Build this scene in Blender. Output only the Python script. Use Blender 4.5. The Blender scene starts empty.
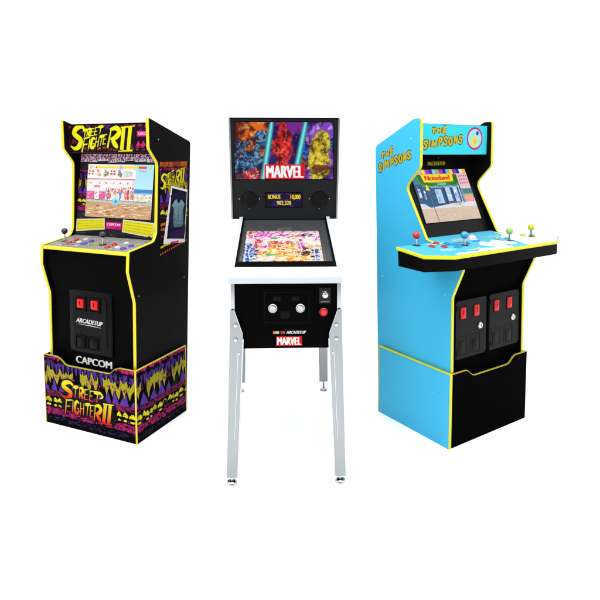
import bpy, bmesh, math, random
from mathutils import Vector, noise
C = bpy.context.scene.collection
rad = math.radians
EXPO = 1.0

# ------------------------------------------------------------------ colour
def lin1(c):
    c /= 255.0
    return c / 12.92 if c <= .04045 else ((c + .055) / 1.055) ** 2.4
def lin(rgb):
    return tuple(lin1(c) for c in rgb)

# ------------------------------------------------------------------ materials
def mat(name, rgb, k=.52, rough=.5, spec=.25, metal=0.0, var=.08, nscale=40, bump=.0, coat=0.0, emit=0.0, raw=None):
    m = bpy.data.materials.new(name); m.use_nodes = True
    nt = m.node_tree; b = nt.nodes['Principled BSDF']
    col = raw if raw else tuple(c * k for c in lin(rgb))
    tc = nt.nodes.new('ShaderNodeTexCoord')
    nz = nt.nodes.new('ShaderNodeTexNoise'); nz.inputs['Scale'].default_value = nscale; nz.inputs['Detail'].default_value = 5
    nt.links.new(tc.outputs['Object'], nz.inputs['Vector'])
    mx = nt.nodes.new('ShaderNodeMix'); mx.data_type = 'RGBA'
    mx.inputs[6].default_value = (*[c * (1 - var) for c in col], 1)
    mx.inputs[7].default_value = (*[min(1, c * (1 + var)) for c in col], 1)
    nt.links.new(nz.outputs['Fac'], mx.inputs[0]); nt.links.new(mx.outputs[2], b.inputs['Base Color'])
    mr = nt.nodes.new('ShaderNodeMapRange'); mr.inputs[3].default_value = max(0, rough * .85); mr.inputs[4].default_value = min(1, rough * 1.15)
    nt.links.new(nz.outputs['Fac'], mr.inputs[0]); nt.links.new(mr.outputs[0], b.inputs['Roughness'])
    b.inputs['Metallic'].default_value = metal
    b.inputs['Specular IOR Level'].default_value = spec
    b.inputs['Coat Weight'].default_value = coat; b.inputs['Coat Roughness'].default_value = .06
    if bump:
        n2 = nt.nodes.new('ShaderNodeTexNoise'); n2.inputs['Scale'].default_value = 600; n2.inputs['Detail'].default_value = 2
        nt.links.new(tc.outputs['Object'], n2.inputs['Vector'])
        bp = nt.nodes.new('ShaderNodeBump'); bp.inputs['Strength'].default_value = bump; bp.inputs['Distance'].default_value = .001
        nt.links.new(n2.outputs['Fac'], bp.inputs['Height']); nt.links.new(bp.outputs[0], b.inputs['Normal'])
    if emit:
        nt.links.new(mx.outputs[2], b.inputs['Emission Color']); b.inputs['Emission Strength'].default_value = emit
    return m

def printmat(name, k=.52, emit=0.0, rough=.45, spec=.04, fine=.10, nscale=300):
    """ink printed on a panel (or shown by a screen): colours come from the mesh, with a fine procedural grain"""
    m = bpy.data.materials.new(name); m.use_nodes = True
    nt = m.node_tree; b = nt.nodes['Principled BSDF']
    at = nt.nodes.new('ShaderNodeAttribute'); at.attribute_name = 'Col'
    tc = nt.nodes.new('ShaderNodeTexCoord')
    nz = nt.nodes.new('ShaderNodeTexNoise'); nz.inputs['Scale'].default_value = nscale; nz.inputs['Detail'].default_value = 3
    nt.links.new(tc.outputs['Object'], nz.inputs['Vector'])
    mr = nt.nodes.new('ShaderNodeMapRange'); mr.inputs[1].default_value = .3; mr.inputs[2].default_value = .7
    mr.inputs[3].default_value = 1 - fine; mr.inputs[4].default_value = 1 + fine
    nt.links.new(nz.outputs['Fac'], mr.inputs[0])
    vm = nt.nodes.new('ShaderNodeVectorMath'); vm.operation = 'SCALE'
    nt.links.new(at.outputs['Color'], vm.inputs[0]); nt.links.new(mr.outputs[0], vm.inputs['Scale'])
    v2 = nt.nodes.new('ShaderNodeVectorMath'); v2.operation = 'SCALE'; v2.inputs['Scale'].default_value = k
    nt.links.new(vm.outputs[0], v2.inputs[0]); nt.links.new(v2.outputs[0], b.inputs['Base Color'])
    b.inputs['Roughness'].default_value = rough; b.inputs['Specular IOR Level'].default_value = spec
    if emit:
        nt.links.new(vm.outputs[0], b.inputs['Emission Color']); b.inputs['Emission Strength'].default_value = emit
    return m

M = {}
M['black'] = mat('black_laminate', (0, 0, 0), raw=(.0010, .0010, .0011), rough=.55, spec=.012, var=.3, nscale=8)
M['black_side'] = mat('black_vinyl', (0, 0, 0), raw=(.0026, .0026, .0028), rough=.5, spec=.03, var=.25, nscale=6, bump=.03)
M['black_matte'] = mat('matt_black_board', (0, 0, 0), raw=(.0015, .0015, .0017), rough=.6, spec=.03, var=.2)
M['bezel'] = mat('bezel_black', (0, 0, 0), raw=(.0045, .0045, .005), rough=.35, spec=.06, var=.2, nscale=12)
M['door'] = mat('coin_door_plastic', (0, 0, 0), raw=(.0022, .0022, .0026), rough=.32, spec=.05, var=.2, bump=.08)
M['door_grey'] = mat('coin_door_grey_plastic', (0, 0, 0), raw=(.0058, .0058, .0064), rough=.42, spec=.05, var=.12, bump=.08)
M['gap'] = mat('dark_gap', (0, 0, 0), raw=(.0005, .0005, .0005), rough=.7, spec=.008)
M['yellow'] = mat('yellow_t_molding', (252, 236, 28), k=.50, rough=.4, spec=.25, var=.03)
M['yellow_b'] = mat('bright_yellow_t_molding', (246, 246, 28), k=.50, rough=.4, spec=.25, var=.03)
M['yellow_dull'] = mat('dull_yellow_t_molding', (214, 200, 40), k=.46, rough=.5, spec=.15, var=.06)
M['cyan'] = mat('cyan_vinyl', (68, 200, 250), k=.57, rough=.42, spec=.14, var=.03, nscale=5, bump=.02)
M['red'] = mat('red_plastic', (226, 32, 36), k=.52, rough=.22, spec=.45, var=.04)
M['blue_btn'] = mat('blue_plastic', (74, 70, 214), k=.52, rough=.25, spec=.45, var=.04)
M['white_btn'] = mat('white_plastic', (238, 236, 236), k=.50, rough=.25, spec=.45, var=.03)
M['ball_blue'] = mat('sky_blue_plastic', (36, 170, 226), k=.50, rough=.12, spec=.55, var=.04)
M['ball_green'] = mat('pale_green_plastic', (172, 224, 130), k=.50, rough=.15, spec=.5, var=.04)
M['ball_yellow'] = mat('yellow_plastic', (226, 220, 44), k=.50, rough=.15, spec=.5, var=.04)
M['ball_black'] = mat('black_glossy_plastic', (0, 0, 0), raw=(.006, .006, .006), rough=.15, spec=.45)
M['slot_red'] = mat('lit_red_coin_button', (228, 20, 24), k=.5, rough=.3, spec=.15, emit=.10, var=.12, nscale=120)
M['chrome'] = mat('chrome', (0, 0, 0), raw=(.44, .45, .47), metal=1, rough=.14, var=.03)
M['steel'] = mat('brushed_steel', (0, 0, 0), raw=(.255, .275, .288), metal=1, rough=.30, var=.08, nscale=14)
M['steel_light'] = mat('brushed_aluminium', (0, 0, 0), raw=(.36, .38, .40), metal=1, rough=.3, var=.05, nscale=14)
M['white_metal'] = mat('white_enamel', (0, 0, 0), raw=(.37, .41, .44), rough=.3, spec=.35, var=.02)
M['pin_black'] = mat('pinball_black', (0, 0, 0), raw=(.0008, .0008, .001), rough=.5, spec=.015)
M['pin_grey'] = mat('pinball_charcoal', (0, 0, 0), raw=(.0078, .0082, .0092), rough=.42, spec=.08, bump=.03)
M['pin_grey2'] = mat('pinball_inner_grey', (0, 0, 0), raw=(.035, .036, .038), rough=.5, spec=.2, var=.2, nscale=8)
M['mesh_black'] = mat('speaker_mesh', (0, 0, 0), raw=(.0016, .0016, .002), rough=.35, spec=.10, bump=.5)
M['floor'] = mat('white_studio_floor', (0, 0, 0), raw=(.90, .90, .90), rough=.7, spec=.1, var=.01, nscale=3)
M['print'] = printmat('printed_art')
M['print_dark'] = printmat('printed_dark_art', fine=.16)
M['marquee'] = printmat('backlit_marquee_art', k=.25, emit=.26)
M['screen'] = printmat('lit_screen', k=.02, emit=.5, rough=.25, spec=.1, fine=.14, nscale=420)
M['backglass'] = printmat('lit_backglass', k=.02, emit=.46, rough=.25, spec=.1, fine=.10, nscale=220)
M['playscreen'] = printmat('lit_playfield_screen', k=.02, emit=.60, rough=.25, spec=.1, fine=.16, nscale=200)

def glassmat():
    m = bpy.data.materials.new('clear_cover_glass'); m.use_nodes = True; nt = m.node_tree; nt.nodes.clear()
    o = nt.nodes.new('ShaderNodeOutputMaterial'); t = nt.nodes.new('ShaderNodeBsdfTransparent'); g = nt.nodes.new('ShaderNodeBsdfGlossy')
    g.inputs['Roughness'].default_value = .03
    lw = nt.nodes.new('ShaderNodeLayerWeight'); lw.inputs['Blend'].default_value = .5
    pw = nt.nodes.new('ShaderNodeMath'); pw.operation = 'POWER'; pw.inputs[1].default_value = 4.5; nt.links.new(lw.outputs['Facing'], pw.inputs[0])
    f = nt.nodes.new('ShaderNodeMath'); f.operation = 'MULTIPLY_ADD'; f.inputs[1].default_value = .55; f.inputs[2].default_value = .015; nt.links.new(pw.outputs[0], f.inputs[0])
    t.inputs['Color'].default_value = (.96, .97, .97, 1)
    x = nt.nodes.new('ShaderNodeMixShader')
    nt.links.new(f.outputs[0], x.inputs[0]); nt.links.new(t.outputs[0], x.inputs[1]); nt.links.new(g.outputs[0], x.inputs[2]); nt.links.new(x.outputs[0], o.inputs[0])
    return m
M['glass'] = glassmat()

# ------------------------------------------------------------------ objects
def empty(name, loc, yaw, label, cat, group=None):
    o = bpy.data.objects.new(name, None); C.objects.link(o)
    o.location = loc; o.rotation_euler = (0, 0, yaw); o.empty_display_size = .2
    o['label'] = label; o['category'] = cat
    if group: o['group'] = group
    return o
def put(name, bm, mats, parent=None, smooth=True, label=None):
    me = bpy.data.meshes.new(name)
    bmesh.ops.recalc_face_normals(bm, faces=bm.faces[:])
    bm.to_mesh(me); bm.free()
    if not isinstance(mats, (list, tuple)): mats = [mats]
    for m in mats: me.materials.append(M[m])
    if smooth:
        for p in me.polygons: p.use_smooth = True
        me.set_sharp_from_angle(angle=rad(32))
    o = bpy.data.objects.new(name, me); C.objects.link(o); o.parent = parent
    if label: o['label'] = label
    return o
def box(bm, x0, x1, y0, y1, z0, z1, bev=0, mi=0, seg=2):
    vs = [bm.verts.new((x, y, z)) for x in (x0, x1) for y in (y0, y1) for z in (z0, z1)]
    idx = [(0, 1, 3, 2), (4, 6, 7, 5), (0, 4, 5, 1), (2, 3, 7, 6), (0, 2, 6, 4), (1, 5, 7, 3)]
    fs = [bm.faces.new([vs[i] for i in f]) for f in idx]
    for f in fs: f.material_index = mi
    if bev:
        es = list({e for f in fs for e in f.edges})
        bmesh.ops.bevel(bm, geom=es, offset=bev, segments=seg, affect='EDGES', profile=.5)
    return bm
def prism(bm, pts, tomap, a0, a1, mi=0, mi0=None, mi1=None):
    """extrude a 2d outline; tomap(u, v, a) -> xyz"""
    A = [bm.verts.new(tomap(u, v, a0)) for u, v in pts]
    B = [bm.verts.new(tomap(u, v, a1)) for u, v in pts]
    n = len(pts)
    for i in range(n):
        f = bm.faces.new([A[i], A[(i + 1) % n], B[(i + 1) % n], B[i]]); f.material_index = mi
    f0 = bm.faces.new(A[::-1]); f1 = bm.faces.new(B)
    f0.material_index = mi if mi0 is None else mi0
    f1.material_index = mi if mi1 is None else mi1
    return bm
YZ = lambda u, v, a: (a, u, v)      # outline in the side plane, extruded along x
XZ = lambda u, v, a: (u, a, v)
XY = lambda u, v, a: (u, v, a)
def lathe(bm, prof, c, axis=(0, 0, 1), seg=28, mi=0):
    """prof = [(r, h)...] revolved about axis through c"""
    ax = Vector(axis).normalized(); q = Vector((0, 0, 1)).rotation_difference(ax)
    rings = []
    for r, h in prof:
        if r < 1e-6: rings.append([bm.verts.new(Vector(c) + q @ Vector((0, 0, h)))])
        else: rings.append([bm.verts.new(Vector(c) + q @ Vector((r * math.cos(2 * math.pi * i / seg), r * math.sin(2 * math.pi * i / seg), h))) for i in range(seg)])
    for a, b in zip(rings, rings[1:]):
        for i in range(seg):
            j = (i + 1) % seg
            if len(a) == 1 and len(b) == 1: continue
            if len(a) == 1: f = bm.faces.new([a[0], b[i], b[j]])
            elif len(b) == 1: f = bm.faces.new([a[i], a[j], b[0]])
            else: f = bm.faces.new([a[i], a[j], b[j], b[i]])
            f.material_index = mi
    return bm
def sphere_prof(r, z0=0, n=14, a0=-90, a1=90):
    return [(abs(r * math.cos(rad(a0 + (a1 - a0) * i / n))) if 0 < i < n or abs(abs(a0 + (a1 - a0) * i / n) - 90) > 1e-3 else 0,
             z0 + r * math.sin(rad(a0 + (a1 - a0) * i / n))) for i in range(n + 1)]
def fillet(pts, radii, n=5, closed=True):
    out = []; N = len(pts)
    for i, p in enumerate(pts):
        r = radii[i] if isinstance(radii, (list, tuple)) else radii
        if r <= 0 or (not closed and i in (0, N - 1)): out.append(tuple(p)); continue
        p = Vector(p); a = Vector(pts[i - 1]) - p; b = Vector(pts[(i + 1) % N]) - p
        la, lb = a.length, b.length; a.normalize(); b.normalize()
        d = min(r, la * .45, lb * .45)
        s = p + a * d; e = p + b * d
        for k in range(n + 1):
            t = k / n; q = s * (1 - t) ** 2 + p * 2 * t * (1 - t) + e * t ** 2
            out.append((q.x, q.y))
    return out
def molding(path, xa, xb, out=.0025, mi=0, bm=None):
    """T-molding: a rounded strip of the panel's thickness along its edge; path in the side plane, outward is to the right of travel"""
    bm = bm or bmesh.new(); n = len(path); rings = []
    xm = (xa + xb) / 2; hw = (xb - xa) / 2
    cs = [(-1, -.001), (-1, out * .35), (-.75, out * .85), (0, out), (.75, out * .85), (1, out * .35), (1, -.001)]
    for i, p in enumerate(path):
        p = Vector(p); d = Vector((0, 0))
        if i > 0: d += (p - Vector(path[i - 1])).normalized()
        if i < n - 1: d += (Vector(path[i + 1]) - p).normalized()
        d.normalize(); nn = Vector((-d.y, d.x))
        rings.append([bm.verts.new((xm + hw * cx, p.x + nn.x * co, p.y + nn.y * co)) for cx, co in cs])
    for a, b in zip(rings, rings[1:]):
        for k in range(len(cs) - 1): bm.faces.new([a[k], a[k + 1], b[k + 1], b[k]]).material_index = mi
    bm.faces.new(rings[0]); bm.faces.new(rings[-1][::-1])
    return bm

# ------------------------------------------------------------------ flat printed art as layered outlines
def clip(poly, reg):
    out = poly
    n = len(reg)
    for i in range(n):
        ax, ay = reg[i]; bx, by = reg[(i + 1) % n]
        f = lambda p: (bx - ax) * (p[1] - ay) - (by - ay) * (p[0] - ax)
        src, out = out, []
        for j in range(len(src)):
            p, q = src[j - 1], src[j]; fp, fq = f(p), f(q)
            if (fp >= 0) != (fq >= 0):
                t = fp / (fp - fq); out.append((p[0] + (q[0] - p[0]) * t, p[1] + (q[1] - p[1]) * t))
            if fq >= 0: out.append(q)
        if len(out) < 3: return []
    return out
def rectreg(x0, y0, x1, y1): return [(x0, y0), (x1, y0), (x1, y1), (x0, y1)]
class Art:
    def __init__(s, o, U, V, N, step=1.0e-4):
        s.o = Vector(o); s.U = Vector(U); s.V = Vector(V); s.N = Vector(N).normalized()
        s.v = []; s.f = []; s.c = []; s.lv = 1; s.sub = 0; s.step = step; s.clips = None
    def level(s, n=1): s.lv += n; s.sub = 0
    def off(s):
        s.sub = (s.sub + 1) % 9
        return s.lv * s.step + s.sub * s.step * .1
    def raw(s, poly, col, off):
        if len(poly) < 3: return
        a = sum(poly[i - 1][0] * poly[i][1] - poly[i][0] * poly[i - 1][1] for i in range(len(poly)))
        if abs(a) < 1e-9: return
        if a < 0: poly = poly[::-1]
        b = len(s.v)
        for p in poly:
            s.v.append(s.o + s.U * p[0] + s.V * p[1] + s.N * off)
            s.c.append(col(p) if callable(col) else col)
        s.f.append(list(range(b, b + len(poly))))
    def poly(s, poly, col, off=None):
        if not callable(col): col = lin(col)
        off = s.off() if off is None else off
        if s.clips is None: s.raw(poly, col, off)
        else:
            for r in s.clips: s.raw(clip(poly, r), col, off)
    def rect(s, x0, y0, x1, y1, col): s.poly([(x0, y0), (x1, y0), (x1, y1), (x0, y1)], col)
    def disc(s, cx, cy, rx, ry, col, n=28, a0=0, a1=360):
        s.poly([(cx + rx * math.cos(rad(a0 + (a1 - a0) * i / n)), cy + ry * math.sin(rad(a0 + (a1 - a0) * i / n))) for i in range(n + (a1 - a0 < 360))], col)
    def grid(s, x0, y0, x1, y1, nx, ny, fn):
        off = s.off()
        for i in range(nx):
            for j in range(ny):
                a, b = x0 + (x1 - x0) * i / nx, x0 + (x1 - x0) * (i + 1) / nx
                c, d = y0 + (y1 - y0) * j / ny, y0 + (y1 - y0) * (j + 1) / ny
                s.poly([(a, c), (b, c), (b, d), (a, d)], fn, off)
    def blob(s, cx, cy, rx, ry, col, R, n=9, jag=.35):
        s.poly([(cx + rx * (1 - jag * R.random()) * math.cos(2 * math.pi * i / n), cy + ry * (1 - jag * R.random()) * math.sin(2 * math.pi * i / n)) for i in range(n)], col)
    def ribbon(s, pts, w, col, ends=(.35, .35), smooth=3):
        """brush stroke"""
        P = [Vector(p) for p in pts]
        if smooth > 1 and len(P) > 2:
            Q = []
            for i in range(len(P) - 1):
                p0, p1, p2, p3 = P[max(i - 1, 0)], P[i], P[i + 1], P[min(i + 2, len(P) - 1)]
                for k in range(smooth):
                    t = k / smooth
                    Q.append(.5 * ((2 * p1) + (p2 - p0) * t + (2 * p0 - 5 * p1 + 4 * p2 - p3) * t * t + (3 * p1 - p0 - 3 * p2 + p3) * t ** 3))
            Q.append(P[-1]); P = Q
        n = len(P); L = []; Rr = []
        for i, p in enumerate(P):
            d = Vector((0, 0))
            if i > 0: d += (p - P[i - 1]).normalized()
            if i < n - 1: d += (P[i + 1] - p).normalized()
            if d.length < 1e-6: d = Vector((1, 0))
            d.normalize(); nn = Vector((-d.y, d.x)); t = i / (n - 1)
            ww = w * .5 * min(1, ends[0] + (1 - ends[0]) * t / .25, ends[1] + (1 - ends[1]) * (1 - t) / .25)
            L.append(p + nn * ww); Rr.append(p - nn * ww)
        o = s.off()
        for i in range(n - 1):
            s.poly([tuple(Rr[i]), tuple(Rr[i + 1]), tuple(L[i + 1]), tuple(L[i])], col, o + (i % 2) * s.step * .05)
    def text(s, body, x0, y0, x1, y1, col, bold=0.0, shear=0.0, rise=0.0, fat=0.0, fatv=0.0):
        if fat:
            for q in (-1, -.5, .5, 1): s.text(body, x0 + q * fat, y0 + fatv * q, x1 + q * fat, y1 + fatv * q, col, bold, shear, rise)
        cu = bpy.data.curves.new('lettering', 'FONT'); cu.body = body; cu.offset = bold; cu.shear = shear; cu.resolution_u = 4
        ob = bpy.data.objects.new('lettering', cu); C.objects.link(ob)
        dg = bpy.context.evaluated_depsgraph_get(); dg.update()
        me = bpy.data.meshes.new_from_object(ob.evaluated_get(dg), depsgraph=dg)
        vs = [v.co.copy() for v in me.vertices]
        ax, bx = min(v.x for v in vs), max(v.x for v in vs); ay, by = min(v.y for v in vs), max(v.y for v in vs)
        off = s.off()
        mp = lambda v: (x0 + (v.x - ax) / (bx - ax) * (x1 - x0), y0 + (v.y - ay) / (by - ay) * (y1 - y0) + rise * (v.x - ax) / (bx - ax))
        for p in me.polygons: s.poly([mp(vs[i]) for i in p.vertices], col, off)
        bpy.data.objects.remove(ob); bpy.data.curves.remove(cu); bpy.data.meshes.remove(me)
    def build(s, name, m, parent, label=None):
        me = bpy.data.meshes.new(name); me.from_pydata([tuple(v) for v in s.v], [], s.f)
        ca = me.color_attributes.new('Col', 'FLOAT_COLOR', 'POINT')
        for i, c in enumerate(s.c): ca.data[i].color = (*c, 1)
        me.materials.append(M[m]); me.update()
        o = bpy.data.objects.new(name, me); C.objects.link(o); o.parent = parent
        if label: o['label'] = label
        return o

GL = {
 'S': [[(1, .86), (.72, 1), (.25, .92), (.12, .7), (.5, .53), (.82, .38), (.74, .1), (.38, .0), (0, .12)]],
 'T': [[(-.05, .9), (.5, .93), (1.08, 1)], [(.55, .95), (.46, 0)]],
 'R': [[(.14, 0), (.2, .95)], [(.1, .92), (.62, 1), (.92, .8), (.72, .55), (.25, .45)], [(.4, .5), (.68, .22), (1.02, 0)]],
 'E': [[(.14, 0), (.18, .98)], [(.12, .94), (.95, 1)], [(.14, .5), (.8, .55)], [(.1, .04), (.98, .08)]],
 'F': [[(.14, -.05), (.2, .95)], [(.1, .9), (1.05, 1)], [(.14, .48), (.8, .55)]],
 'I': [[(.45, 0), (.55, 1)]],
 'G': [[(.95, .85), (.55, 1), (.15, .8), (.1, .3), (.45, 0), (.9, .15), (.92, .42)], [(.55, .44), (.98, .46)]],
 'H': [[(.14, 0), (.18, 1)], [(.82, 0), (.88, 1)], [(.15, .48), (.86, .54)]],
 'N': [[(.1, 0), (.14, 1)], [(.14, .98), (.86, .04)], [(.86, 0), (.9, 1)]],
 'M': [[(.06, 0), (.14, 1)], [(.14, .97), (.5, .35)], [(.5, .35), (.86, .97)], [(.86, 1), (.94, 0)]],
 'P': [[(.14, 0), (.18, .98)], [(.1, .95), (.65, 1), (.92, .76), (.68, .5), (.2, .46)]],
 'O': [[(.5, 1), (.12, .8), (.1, .25), (.5, 0), (.9, .22), (.88, .78), (.5, 1)]],
}
def glyph(art, ch, x, y, w, h, sw, col, shear=0, rot=0, ends=(.35, .35)):
    for st in GL[ch]:
        pts = []
        for u, v in st:
            a, b = u * w + v * h * shear, v * h
            pts.append((x + a * math.cos(rot) - b * math.sin(rot), y + a * math.sin(rot) + b * math.cos(rot)))
        art.ribbon(pts, sw, col, ends)
def brush_logo(art, x0, y0, W, H, col, outline, lay, ow=1.9, sh=.22, sk=1.0, rise=0.0):
    """STREET FIGHTER II in brush capitals. lay = [(char, u, v, w, h, stroke)] in the unit box"""
    passes = ([(outline, ow, 1)] if outline is not None else []) + [(col, 1.0, 0)]
    for c, k, first in passes:
        for ch, u, v, w, h, s in lay:
            s = s * sk; v = v + rise * u
            if ch == 'II':
                for du in (0, w * .46):
                    art.ribbon([(x0 + (u + du + w * .14) * W, y0 + (v + .05 * h) * H), (x0 + (u + du + w * .36) * W, y0 + (v + .97 * h) * H)], s * H * k * 1.25, c, (.9, .9), 1)
                art.ribbon([(x0 + (u - .02) * W, y0 + (v + .0 * h) * H), (x0 + (u + w * .9) * W, y0 + (v + .03 * h) * H)], s * H * k * .8, c, (.3, .6), 1)
                art.ribbon([(x0 + (u + w * .15) * W, y0 + (v + .95 * h) * H), (x0 + (u + w * 1.15) * W, y0 + (v + 1.0 * h) * H)], s * H * k * .8, c, (.6, .3), 1)
            else:
                glyph(art, ch, x0 + u * W, y0 + v * H, w * W, h * H, s * H * k, c, shear=sh, ends=(.4, .25) if k == 1 else (.7, .7))
        art.level(1)
LAY_A = [('S', .00, .14, .17, .84, .19), ('T', .19, .58, .065, .28, .105), ('R', .25, .60, .06, .29, .10), ('E', .31, .62, .055, .29, .095), ('E', .365, .64, .055, .30, .095), ('T', .42, .68, .07, .30, .105),
         ('F', .16, .00, .10, .58, .15), ('I', .265, .14, .02, .38, .12), ('G', .30, .16, .06, .38, .105), ('H', .365, .20, .06, .38, .10), ('T', .425, .25, .065, .38, .105), ('E', .485, .29, .05, .38, .10),
         ('R', .535, .16, .17, .74, .18), ('II', .735, .04, .20, .92, .13)]
LAY_R = [('S', -.02, .52, .22, .50, .135), ('T', .21, .60, .10, .34, .095), ('R', .325, .60, .09, .33, .085), ('E', .43, .59, .085, .33, .085), ('E', .53, .58, .085, .33, .085), ('T', .62, .58, .13, .32, .09),
         ('F', .03, .04, .14, .46, .11), ('I', .185, .11, .02, .38, .10), ('G', .23, .11, .09, .38, .085), ('H', .335, .11, .09, .38, .085), ('T', .44, .11, .09, .38, .09), ('E', .53, .10, .075, .38, .085),
         ('R', .60, .04, .15, .46, .11), ('II', .775, .0, .20, .62, .10)]
PURP, MAG, YEL, OLV, DKP, CRIM = (92, 44, 168), (214, 28, 128), (236, 226, 24), (178, 166, 40), (40, 22, 78), (130, 24, 84)
def band_pattern(art, x0, x1, y0, H, seed, k=1.0, clouds=((0, 1),)):
    """bold comic pattern of bands: purple wedges, olive zigzag, yellow clouds, ragged magenta stripes on black"""
    R = random.Random(seed); W = x1 - x0; K = (8, 6, 9)
    def slivers(v0, v1, cols, n, ln=.020, th=.016, jag=.55):
        for i in range(n):
            art.blob(x0 + W * R.random(), y0 + H * (v0 + (v1 - v0) * R.random()), ln * k * (.4 + R.random()), H * th * (.5 + R.random()), R.choice(cols), R, 9, jag)
    art.level()
    slivers(.955, 1.0, [MAG, (190, 24, 110), CRIM], int(W * 190), .012, .028); art.level()
    slivers(.80, .92, [(52, 26, 100), (70, 34, 128)], int(W * 90), .014, .04); art.level()
    slivers(.42, .50, [CRIM, (104, 20, 70), (150, 28, 90)], int(W * 330), .018, .016)
    slivers(.15, .24, [(176, 24, 108), (150, 24, 96), CRIM, (196, 26, 120)], int(W * 520), .013, .018)
    slivers(.26, .30, [(60, 24, 70), CRIM], int(W * 90), .012, .010)
    slivers(.05, .12, [DKP, (54, 30, 96), (30, 18, 56)], int(W * 170), .010, .012); art.level(2)
    slivers(.14, .25, [K], int(W * 150), .010, .008); slivers(.43, .50, [K], int(W * 110), .010, .008); art.level()
    x = x0 - .01                                              # wedges hanging from the top
    while x < x1 + .01:
        w = (.013 + .012 * R.random()) * k; t = .89 + .03 * R.random(); b = .68 + .09 * R.random(); c = x + w * (.3 + .4 * R.random())
        for g, col in ((1.3, K), (1, (84, 44, 156))):
            art.poly([(x - w * (g - 1), y0 + H * (t + .012 * (g - 1))), (x + w * .5, y0 + H * (t - .02)), (x + w * g, y0 + H * (t + .01)), (c + w * .12, y0 + H * (b + .03)), (c, y0 + H * (b - .05 * (g - 1))), (x + w * .1, y0 + H * (t - .08))], col)
        art.poly([(x + w * .3, y0 + H * (t - .06)), (x + w * .42, y0 + H * (t - .05)), (x + w * .40, y0 + H * (t - .10))], (40, 20, 84))
        x += w * (1.15 + .9 * R.random())
    art.level(2); x = x0 - .02                                # hills standing below
    while x < x1 + .02:
        w = (.034 + .03 * R.random()) * k; p = .62 + .07 * R.random(); c = x + w * (.35 + .3 * R.random())
        for g, col in ((1.15, K), (1, (96, 50, 170))):
            art.poly([(x, y0 + H * .50), (x + w, y0 + H * .495), (x + w * .86, y0 + H * .55), (c + w * .16, y0 + H * (p - .04) * 1.0), (c, y0 + H * (p + .02 * (g > 1))), (c - w * .14, y0 + H * (p - .05)), (x + w * .12, y0 + H * .55)], col)
        for q in range(3): art.blob(x + w * (.3 + .4 * R.random()), y0 + H * (.52 + .05 * R.random()), .0022, .0022, (44, 22, 90), R, 5)
        x += w * (1.0 + .35 * R.random())
    art.level(2); x = x0 - .03; pts = []; up = False          # zigzag
    while x < x1 + .04:
        pts.append((x, y0 + H * ((.80 + .07 * R.random()) if up else (.60 + .07 * R.random())))); up = not up
        x += (.012 + .017 * R.random()) * k
    gaps = [i for i in range(len(pts)) if R.random() < .12]
    V = []
    for i in range(1, len(pts) - 1):
        if pts[i][1] < pts[i - 1][1] and pts[i][1] < pts[i + 1][1] and i not in gaps:
            V.append((pts[i - 1], pts[i], pts[i + 1], H * (.10 + .09 * R.random()), .25 + .5 * R.random()))
    for g, col in ((1, K), (0, OLV)):                         # chevrons, thick in the valley and pointed at the tips
        for pl, pv, pr, th, bar in V:
            e = .0042 * k * g; tl, tr = .010 * k + .004 * R.random(), .008 * k
            mx = pv[0] + (pr[0] - pl[0]) * (bar - .5) * .25
            art.poly([(pl[0] - e, pl[1] + e * 1.5), (pl[0] + .004 * k + e, pl[1] - H * .02), ((pl[0] + mx) / 2 + e, (pl[1] + pv[1] + th) / 2 - H * .03), (mx - .003, pv[1] + th * .9 + e), (mx, pv[1] + th * 1.25 + e), (mx + .003, pv[1] + th * .85 + e),
                      ((pr[0] + mx) / 2, (pr[1] + pv[1] + th) / 2 - H * .02 + e), (pr[0] - .003 * k, pr[1] - H * .015 + e), (pr[0] + e, pr[1] + e * 1.5), (pr[0] - .001 + e * 1.6, pr[1] - th * .9), (pv[0] + tr + e, pv[1] + th * .25 - e), (pv[0], pv[1] - th * .35 - e * 1.4), (pv[0] - tl - e, pv[1] + th * .35 - e), (pl[0] + .001 - e * 1.6, pl[1] - th * .8)], col)
        art.level(1)
    for i in range(len(pts) - 1):
        (xa, ya), (xb, yb) = pts[i], pts[i + 1]
        if i in gaps: continue
        for f in (.35, .6): art.poly([(xa + (xb - xa) * f - .0025, ya + (yb - ya) * f), (xa + (xb - xa) * f + .002, ya + (yb - ya) * f + .004), (xa + (xb - xa) * (f + .1), ya + (yb - ya) * (f + .1))], (96, 88, 18))
    for i in range(int(W * 60)):
        q = R.choice(pts); art.blob(q[0] + .012 * (R.random() - .5), y0 + H * (.71 + .05 * (R.random() - .5)), .0055 * k, .020 * H, R.choice([CRIM, (170, 26, 90)]), R, 7)
    art.level(2)
    for u0, u1 in clouds:                                     # yellow cloud puffs with a flat lower edge
        x = x0 + W * u0
        while x < x0 + W * u1:
            w = (.022 + .022 * R.random()) * k; yb = y0 + H * (.315 + .03 * R.random())
            P_ = [(x, yb)]
            for j in range(9):
                t = j / 8; P_.append((x + w * t, yb + H * (.022 + .045 * math.sin(math.pi * t)) * (.82 + .28 * (j % 2))))
            P_ += [(x + w, yb), (x + w * .7, yb - H * .018 * R.random()), (x + w * .35, yb + H * .004)]
            art.poly([(p[0], p[1] - H * .012) for p in P_], K); art.poly(P_, YEL if R.random() < .8 else (200, 190, 30))
            if R.random() < .6: art.blob(x + w * .5, yb - H * .05, w * .4, H * .018, YEL, R, 9, .4)
            x += w * (.8 + .5 * R.random())
    art.level(2)
    for i in range(int(W * 120)):
        art.blob(x0 + W * R.random(), y0 + H * (.30 + .08 * R.random()), .006 * k, H * .006, K, R, 5, .5)
    art.level()
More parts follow.
